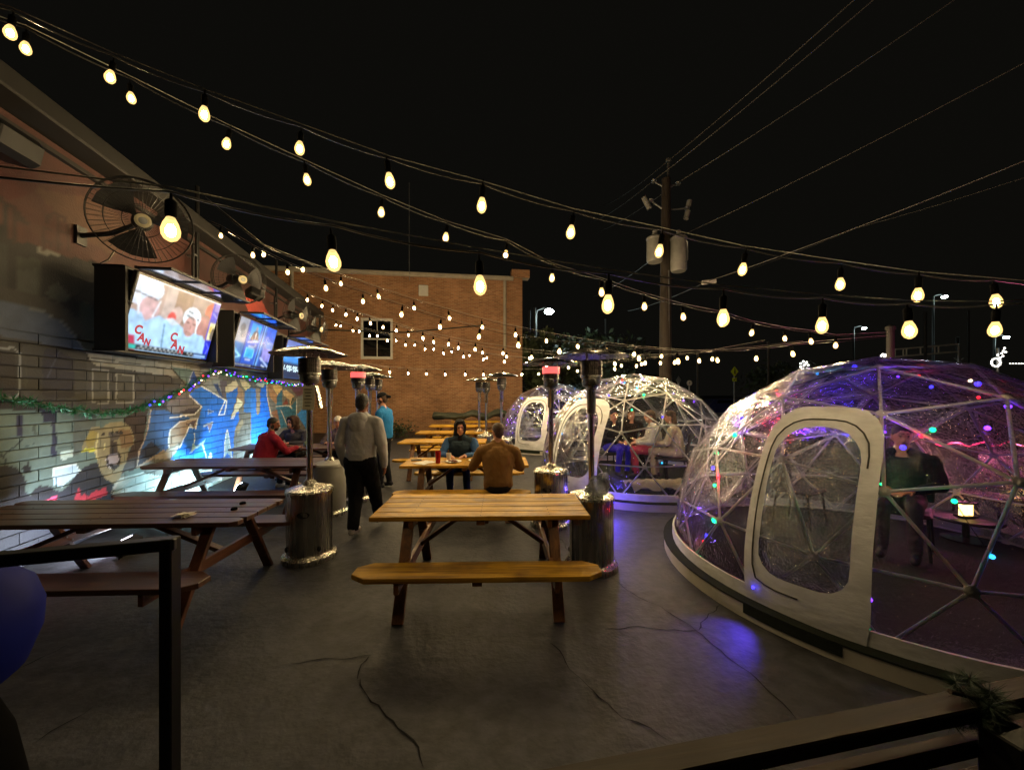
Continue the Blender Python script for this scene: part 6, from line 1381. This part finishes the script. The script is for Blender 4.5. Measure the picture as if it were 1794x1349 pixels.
    def build(s, name, label, loc, rz, mats, vox=.011, smooth=8):
        mb = MB()
        for p in s.pr:
            if p[0] == 'c': cone_mesh(mb, p[1], p[2], p[3], p[4])
            elif p[0] == 'l':
                vs = []; n_ = 24
                for c_, rx, ry in p[1]:
                    for k in range(n_): a_ = 2 * math.pi * k / n_; vs.append(c_ + p[2] @ Vector((rx * math.cos(a_), ry * math.sin(a_), 0)))
                m_ = len(p[1]); mb.add(vs, [(i * n_ + k, i * n_ + (k + 1) % n_, (i + 1) * n_ + (k + 1) % n_, (i + 1) * n_ + k) for i in range(m_ - 1) for k in range(n_)] + [tuple(range(n_ - 1, -1, -1)), tuple((m_ - 1) * n_ + k for k in range(n_))])
            else: mb.ell(p[1], p[2], 18, 12, p[3])
        tmp = mb.build('tmp', M['skin']); md = tmp.modifiers.new('r', 'REMESH'); md.mode = 'VOXEL'; md.voxel_size = vox
        sm = tmp.modifiers.new('s', 'SMOOTH'); sm.factor = .5; sm.iterations = smooth
        dg = bpy.context.evaluated_depsgraph_get(); me = bpy.data.meshes.new_from_object(tmp.evaluated_get(dg)); bpy.data.objects.remove(tmp)
        n = len(me.polygons); C = np.empty(n * 3); me.polygons.foreach_get('center', C); C = C.reshape(-1, 3)
        labs = sorted({p[5] for p in s.pr} | {p[3] for p in s.paint}); best = np.full(n, 1e9); idx = np.zeros(n, int)
        for p in s.pr:
            if p[0] == 'c':
                a, b_ = np.array(p[1]), np.array(p[2]); d = b_ - a; t = np.clip(((C - a) @ d) / max(1e-9, d @ d), 0, 1); dist = np.linalg.norm(C - a - t[:, None] * d, axis=1) - (p[3] + (p[4] - p[3]) * t)
            elif p[0] == 'l':
                c0 = np.array(p[1][0][0]); q = (C - c0) @ np.array(p[2]); H_ = [float(np.dot(np.array(r_[0]) - c0, np.array(p[2])[:, 2])) for r_ in p[1]]
                rx = np.interp(q[:, 2], H_, [r_[1] for r_ in p[1]]); ry = np.interp(q[:, 2], H_, [r_[2] for r_ in p[1]])
                dist = (np.hypot(q[:, 0] / rx, q[:, 1] / ry) - 1) * ry; out_ = np.maximum(H_[0] - q[:, 2], q[:, 2] - H_[-1]); dist = np.where(out_ > 0, np.hypot(np.maximum(dist, 0), out_), np.maximum(dist, -.02))
            else:
                q = (C - np.array(p[1])) @ np.array(p[3]); rr_ = np.array(p[2]); k = np.linalg.norm(q / rr_, axis=1); dist = (k - 1) * rr_.min()
            m = dist < best; best[m] = dist[m]; idx[m] = labs.index(p[5])
        for c, r_, Q, lab in s.paint:
            q = (C - np.array(c)) @ np.array(Q); m = (np.linalg.norm(q / np.array(r_), axis=1) < 1)
            fleshy = np.isin(idx, [labs.index(l) for l in labs if l.startswith('skin')]); idx[m & fleshy] = labs.index(lab)
        me.materials.clear()
        for l in labs: me.materials.append(mats.get(l) or M[l])
        # cloth folds: fine ridges pushed out of the clothed parts
        from mathutils import noise as _nz
        soft = np.zeros(len(me.vertices)); clothy = [k for k, l in enumerate(labs) if l in ('top', 'pants', 'sleeve', 'hood')]
        for p_, k in zip(me.polygons, idx):
            if k in clothy:
                for v_ in p_.vertices: soft[v_] = 1
        sd_ = sum(map(ord, label)) % 97
        nv_ = len(me.vertices); co_ = np.empty(nv_ * 3); no_ = np.empty(nv_ * 3); me.vertices.foreach_get('co', co_); me.vertices.foreach_get('normal', no_); co_ = co_.reshape(-1, 3); no_ = no_.reshape(-1, 3)
        for i_ in range(nv_):
            if soft[i_]:
                c_ = Vector(co_[i_]); a_ = 1 - abs(_nz.noise(Vector((c_.x * 9 + sd_, c_.y * 9, c_.z * 5.5 + 2 * c_.x)))) * 2; b_ = _nz.noise(Vector((c_.x * 22, c_.y * 22 + sd_, c_.z * 15)))
                co_[i_] += no_[i_] * (.007 * max(-.5, a_) + .004 * b_)
        me.vertices.foreach_set('co', co_.ravel())
        me.polygons.foreach_set('material_index', idx.astype(np.int32)); me.polygons.foreach_set('use_smooth', [True] * n); me.update()
        t = thing(name, label, 'person', loc, rz); link('body', me, t); return t
shoe_w = mat('white_shoe', '#b8b4ac', .6); shoe_b = mat('dark_shoe', '#16161a', .6)
# walking away, grey hoodie
f = Fig(); f.torso((0, 0, .95), (0, .03, 1.33), (0, .03, 1.52), .172, 'top', 'pants', 1.13)
f.cone((0, .03, 1.48), (0, .045, 1.58), .058, .055, 'skin_dark'); f.head((0, .05, 1.665), 6, 4, 'skin_dark', 'hair')
f.ell((0, -.07, 1.485), (.125, .075, .075), 'top'); f.ell((0, -.10, 1.42), (.105, .055, .10), 'top'); f.cone((-.09, -.02, 1.50), (-.05, .06, 1.52), .035, .03, 'top'); f.cone((.09, -.02, 1.50), (.05, .06, 1.52), .035, .03, 'top'); f.ell((0, -.01, 1.03), (.178, .135, .045), 'top')
f.arm((-.215, .02, 1.42), (-.275, -.03, 1.14), (-.26, .06, .90), 'top', 'skin_dark', 1.22, palm=(1, 0, 0), thumb=-1); f.arm((.215, .02, 1.42), (.275, .03, 1.14), (.27, .10, .88), 'top', 'skin_dark', 1.22, palm=(-1, 0, 0))
f.leg((-.085, 0, .93), (-.075, .03, .50), (-.045, -.10, .10), 'pants', 'shoe', (0, 1, 0), 1.38); f.leg((.085, 0, .93), (.085, .20, .52), (.075, .34, .13), 'pants', 'shoe', (0, 1, .1), 1.32)
f.build('person', 'person in grey hoodie and black trousers walking away', (-1.93, 4.90, 0), R(-8), {'top': cloth('grey_hoodie', '#b2b2b4', 1.0, 6), 'pants': cloth('black_trousers', '#0d0d10'), 'hair': M['hair_dark'], 'shoe': shoe_w})
# blue t-shirt, backwards cap, facing left
f = Fig(); f.torso((0, 0, .96), (0, .0, 1.34), (0, .02, 1.53), .17, 'top', 'pants', 1.04, 1.12)
f.cone((0, .02, 1.49), (0, .04, 1.60), .055, .052, 'skin'); f.head((0, .05, 1.69), 0, 10, 'skin', 'hair', beard='hair', cap='cap')
f.ell((0, 0, 1.03), (.172, .142, .05), 'top')
f.arm((-.21, .0, 1.43), (-.24, .02, 1.15), (-.12, .22, 1.10), 'top', 'skin', 1.0, True, palm=(1, 0, 0)); f.arm((.21, .0, 1.43), (.24, .02, 1.15), (.12, .22, 1.12), 'top', 'skin', 1.0, True, palm=(-1, 0, 0))
f.leg((-.09, 0, .94), (-.10, .03, .50), (-.10, .02, .10), 'pants', 'shoe', (0, 1, 0)); f.leg((.09, 0, .94), (.10, .02, .50), (.11, -.05, .10), 'pants', 'shoe', (.1, 1, 0))
f.ell((.175, -.03, .93), (.025, .05, .075), 'towel')
f.build('person', 'bearded person in blue T-shirt and backwards black cap, standing', (-2.42, 7.30, 0), R(82), {'top': cloth('blue_tshirt', '#2878b8', .4, 7), 'pants': cloth('dark_jeans', '#14161c'), 'hair': M['hair_brown'], 'cap': cloth('black_cap', '#141416'), 'shoe': shoe_b, 'towel': M['paper']})
def sit(f, lean=.05, fat=1.0, deep=1.0, h=0.0, sw=.165):
    hip = Vector((0, -.02, .545)); chest = Vector((0, lean, .90 + h)); neck = Vector((0, lean + .03, 1.09 + h)); f.torso(hip, chest, neck, sw, 'top', 'pants', fat, deep); return hip, chest, neck
def sit_legs(f, w=.10, ky=.42, ay=.36, fat=1.0, z=.56):
    for k in (-1, 1): f.leg((.09 * k, .02, .545), (w * 1.1 * k, ky, z), (w * 1.2 * k, ay, .10), 'pants', 'shoe', (0, 1, 0), fat)
# brown jacket, back to the camera
f = Fig(); h_, c_, n_ = sit(f, .03, 1.16, 1.15, .02, .175); sit_legs(f, .12)
f.cone(n_ - Vector((0, 0, .06)), n_ + Vector((0, .01, .07)), .056, .054, 'skin'); f.head(n_ + Vector((0, .035, .155)), 22, 2, 'skin', 'hair'); f.cone(n_ + Vector((-.05, 0, -.01)), n_ + Vector((.05, 0, -.01)), .055, .055, 'top'); f.ell((0, -.02, .56), (.20, .15, .09), 'top')
f.arm((-.23, .04, 1.0), (-.35, .12, .77), (-.30, .40, .80), 'top', 'skin', 1.15, fdir=(.2, .9, .2), palm=(1, 0, 0), curl=.3, thumb=-1); f.arm((.23, .04, 1.0), (.32, .14, .76), (.12, .40, .80), 'top', 'skin', 1.15, fdir=(-.3, .9, .1), palm=(-1, 0, 0))
f.build('person', 'person in tan brown jacket seated with their back to the camera', (-.19, 5.24, 0), R(4), {'top': cloth('tan_jacket', '#8c683c', .9, 6), 'pants': cloth('grey_jeans', '#2c2a28'), 'hair': M['hair_brown'], 'shoe': shoe_b})
# hooded person facing the camera
f = Fig(); h_, c_, n_ = sit(f, .08, 1.06, 1.15, -.02); sit_legs(f, .12, .40, .30)
f.cone(n_ - Vector((0, 0, .06)), n_ + Vector((0, .01, .05)), .056, .054, 'hood'); f.head(n_ + Vector((0, .045, .145)), 12, 6, 'skin', 'hair', hood='hood')
f.arm((-.22, .08, .97), (-.30, .22, .76), (-.14, .44, .79), 'sleeve', 'skin', 1.1, fdir=(.6, .8, 0), palm=(0, 0, -1), curl=.5); f.arm((.22, .08, .97), (.30, .22, .76), (.14, .44, .79), 'sleeve', 'skin', 1.1, fdir=(-.6, .8, 0), palm=(0, 0, -1), curl=.5, thumb=-1)
f.spot((0, 0, 0), (.01, .01, .01), 'eye')
f.build('person', 'person in dark hood and denim vest seated facing the camera', (-.88, 6.66, 0), R(180), {'top': cloth('dark_vest', '#2c3a44', .6, 9), 'sleeve': cloth('denim_sleeve', '#3a5a86', .6, 9), 'pants': cloth('blue_jeans', '#28344c'), 'hood': cloth('dark_hood', '#1c1a1c'), 'hair': M['hair_dark'], 'shoe': shoe_b}, .0095, 4)
# red shirt, back/profile
f = Fig(); h_, c_, n_ = sit(f, .10, 1.14, 1.2, 0); sit_legs(f, .12)
f.cone(n_ - Vector((0, 0, .06)), n_ + Vector((0, .02, .06)), .058, .056, 'skin_dark'); f.head(n_ + Vector((0, .055, .145)), -55, 4, 'skin_dark', 'hair', beard='hair')
f.arm((-.22, .10, .98), (-.30, .22, .76), (-.16, .46, .79), 'top', 'skin_dark', 1.12, palm=(0, 0, -1)); f.arm((.22, .10, .98), (.30, .24, .76), (.20, .48, .79), 'top', 'skin_dark', 1.12, palm=(0, 0, -1), thumb=-1)
f.build('person', 'dark-haired person in red shirt seated at a dark table', (-4.42, 6.83, 0), R(-30), {'top': cloth('red_shirt', '#8a1c30', .5, 8), 'pants': cloth('navy_jeans', '#181c28'), 'hair': M['hair_dark'], 'shoe': shoe_w})
# grey top with glasses, facing
f = Fig(); h_, c_, n_ = sit(f, .14, 1.08, 1.15, -.04); sit_legs(f, .12)
f.cone(n_ - Vector((0, 0, .06)), n_ + Vector((0, .02, .06)), .055, .053, 'skin'); hc = n_ + Vector((0, .06, .135)); f.head(hc, -18, 4, 'skin', 'hair', hood='hood')
Qg = Matrix.Rotation(R(-18), 3, 'Z')
for k in (-1, 1): f.spot(hc + Qg @ Vector((.032 * k, .09, .010)), (.024, .04, .014), 'eye', Qg)
f.arm((-.22, .14, .95), (-.30, .28, .76), (-.10, .46, .79), 'top', 'skin', 1.08, palm=(0, 0, -1)); f.arm((.22, .14, .95), (.30, .28, .76), (.10, .44, .79), 'top', 'skin', 1.08, palm=(0, 0, -1), thumb=-1)
f.build('person', 'person with glasses and brown hood seated facing the camera by the graffiti', (-4.58, 8.28, 0), R(176), {'top': cloth('charcoal_top', '#3c3c48', .6, 9), 'pants': cloth('charcoal_pants', '#1c1c22'), 'hood': cloth('brown_hood', '#3c2a24'), 'hair': M['hair_dark'], 'shoe': shoe_b}, .0095, 4)
# mostly hidden pale-haired person
f = Fig(); h_, c_, n_ = sit(f, .12, 1.0, 1.1, -.03); sit_legs(f, .12)
f.cone(n_ - Vector((0, 0, .06)), n_ + Vector((0, .02, .06)), .055, .053, 'skin'); f.head(n_ + Vector((0, .05, .135)), 30, 6, 'skin', 'hair', cap='cap')
f.arm((-.21, .12, .95), (-.30, .26, .76), (-.10, .44, .79), 'top', 'skin', 1.05, palm=(0, 0, -1)); f.arm((.21, .12, .95), (.30, .26, .76), (.10, .44, .79), 'top', 'skin', 1.05, palm=(0, 0, -1), thumb=-1)
f.build('person', 'person in pale knit hat seated behind the grey heater pole', (-3.62, 8.26, 0), R(172), {'top': cloth('dim_top', '#6a5a58', .6, 9), 'pants': cloth('dim_pants', '#1c1c22'), 'cap': cloth('knit_hat', '#c8c4bc'), 'hair': M['hair_brown'], 'shoe': shoe_b})
# people and seats inside the middle dome
M['chair_dark'] = mat('chair_dark', '#18181c', .6)
def chair(x, y, rz, label, zb=.14):
    t = thing('folding_chair', label, 'chair', (x, y, zb), R(rz), 'dark chairs inside the domes')
    q = MB(); q.box((0, 0, .43), (.44, .42, .04), bev=.015); q.build('seat', M['chair_dark'], t); q = MB(); q.box((0, -.22, .72), (.44, .03, .42), Euler((R(10), 0, 0)), .012); q.build('backrest', M['chair_dark'], t)
    for sx in (-1, 1):
        for sy in (-1, 1): q = MB(); q.tube([(sx * .19, sy * .17, .42), (sx * .21, sy * .21, 0)], .014, 8); q.build('leg', M['black_metal'], t)
def dome_sitter(x, y, rz, label, top, pants, hair, longh=False, skin='skin', yaw=0):
    f = Fig(); h2, c2, n2 = sit(f, .03, 1.0, 1.1, -.02); sit_legs(f, .10)
    f.cone(n2 - Vector((0, 0, .06)), n2 + Vector((0, .02, .06)), .055, .053, skin); f.head(n2 + Vector((0, .045, .14)), yaw, 4, skin, 'hair', long=longh)
    f.arm((-.21, .05, .97), (-.28, .12, .74), (-.10, .34, .70), 'top', skin, 1.05, palm=(0, 0, -1)); f.arm((.21, .05, .97), (.28, .12, .74), (.10, .34, .70), 'top', skin, 1.05, palm=(0, 0, -1), thumb=-1)
    f.build('person', label, (x, y, .14), R(rz), {'top': top, 'pants': pants, 'hair': hair, 'shoe': shoe_b}, .013)
purple = cloth('violet_trousers', '#3a30c0'); redw = cloth('red_print', '#a83a50'); cream = cloth('cream_blanket', '#b8aa94', 1.0, 5)
X = lambda px, Y: (px - PXC) / FPX * Y
chair(X(1072, 7.9), 8.0, 200, 'dark chair under the person in violet trousers'); dome_sitter(X(1072, 7.9), 8.0, 205, 'person in dark jacket and violet trousers inside the middle dome', cloth('dome_jacket', '#1c1c20'), purple, M['hair_dark'], yaw=-20)
chair(X(1103, 8.6), 8.6, 185, 'dark chair under the long-haired person'); dome_sitter(X(1103, 8.6), 8.6, 185, 'long-haired person in dark top inside the middle dome', cloth('dome_top', '#241c1a'), cloth('dome_pants', '#17171b'), cloth('long_hair', '#5a4438', 1, 30), True)
chair(X(1148, 7.5), 7.5, 75, 'dark chair under the person in red and white'); dome_sitter(X(1148, 7.5), 7.5, 80, 'person in white top and red skirt inside the middle dome', cloth('white_knit', '#b4b0a8'), redw, M['hair_brown'], True)
chair(X(1186, 7.2), 7.25, 60, 'dark chair under the person with the cream blanket'); dome_sitter(X(1186, 7.2), 7.25, 60, 'person wrapped in a cream blanket inside the middle dome', cream, cream, M['hair_brown'], True)
q = MB(); rq = random.Random(6); nn = 14
vs = [((i / nn - .5) * 1.5, (j / nn - .5) * .6, .03 + .16 * abs(math.sin(i * .9 + j * .35)) * (1 - abs(j / nn - .5)) + rq.uniform(0, .03)) for j in range(nn + 1) for i in range(nn + 1)]
q.add(vs, [(j * (nn + 1) + i, j * (nn + 1) + i + 1, (j + 1) * (nn + 1) + i + 1, (j + 1) * (nn + 1) + i) for j in range(nn) for i in range(nn)])
tag(q.build('floor_blanket', cream, smooth=70, loc=(X(1175, 6.55) , 6.6, .14), rot=(0, 0, .1)), 'crumpled beige blanket on the floor of the middle dome', 'blanket')
# inside the nearest dome: dim seats and a seated person
chair(X(1590, 4.0), 4.05, 130, 'dark chair under the dim figure in the nearest dome')
dome_sitter(X(1590, 4.0), 4.05, 130, 'dim figure in navy jacket and pale trousers in the nearest dome', cloth('navy_jacket', '#0d111e'), cloth('pale_trousers', '#4a4246'), M['hair_dark'], yaw=20)
chair(X(1400, 4.9), 4.9, 210, 'dark chair behind the door of the nearest dome'); chair(X(1730, 4.6), 4.6, 100, 'dark chair near the amber lantern')
t = thing('low_table', 'low dark table holding the lantern in the nearest dome', 'table', (at(1692, 893, 4.35).x, 4.35, .14)); zt_ = at(1692, 893, 4.35).z - .085 - .14
q = MB(); q.lathe([(.28, zt_ - .03), (.29, zt_ - .015), (.28, zt_)], 24); q.build('table_top', M['chair_dark'], t, 40); q = MB(); q.tube([(0, 0, 0), (0, 0, zt_ - .03)], .03, 8); q.build('pedestal', M['black_metal'], t); q = MB(); q.lathe([(.2, 0), (.2, .015), (.03, .03)], 18); q.build('foot', M['black_metal'], t, 40)
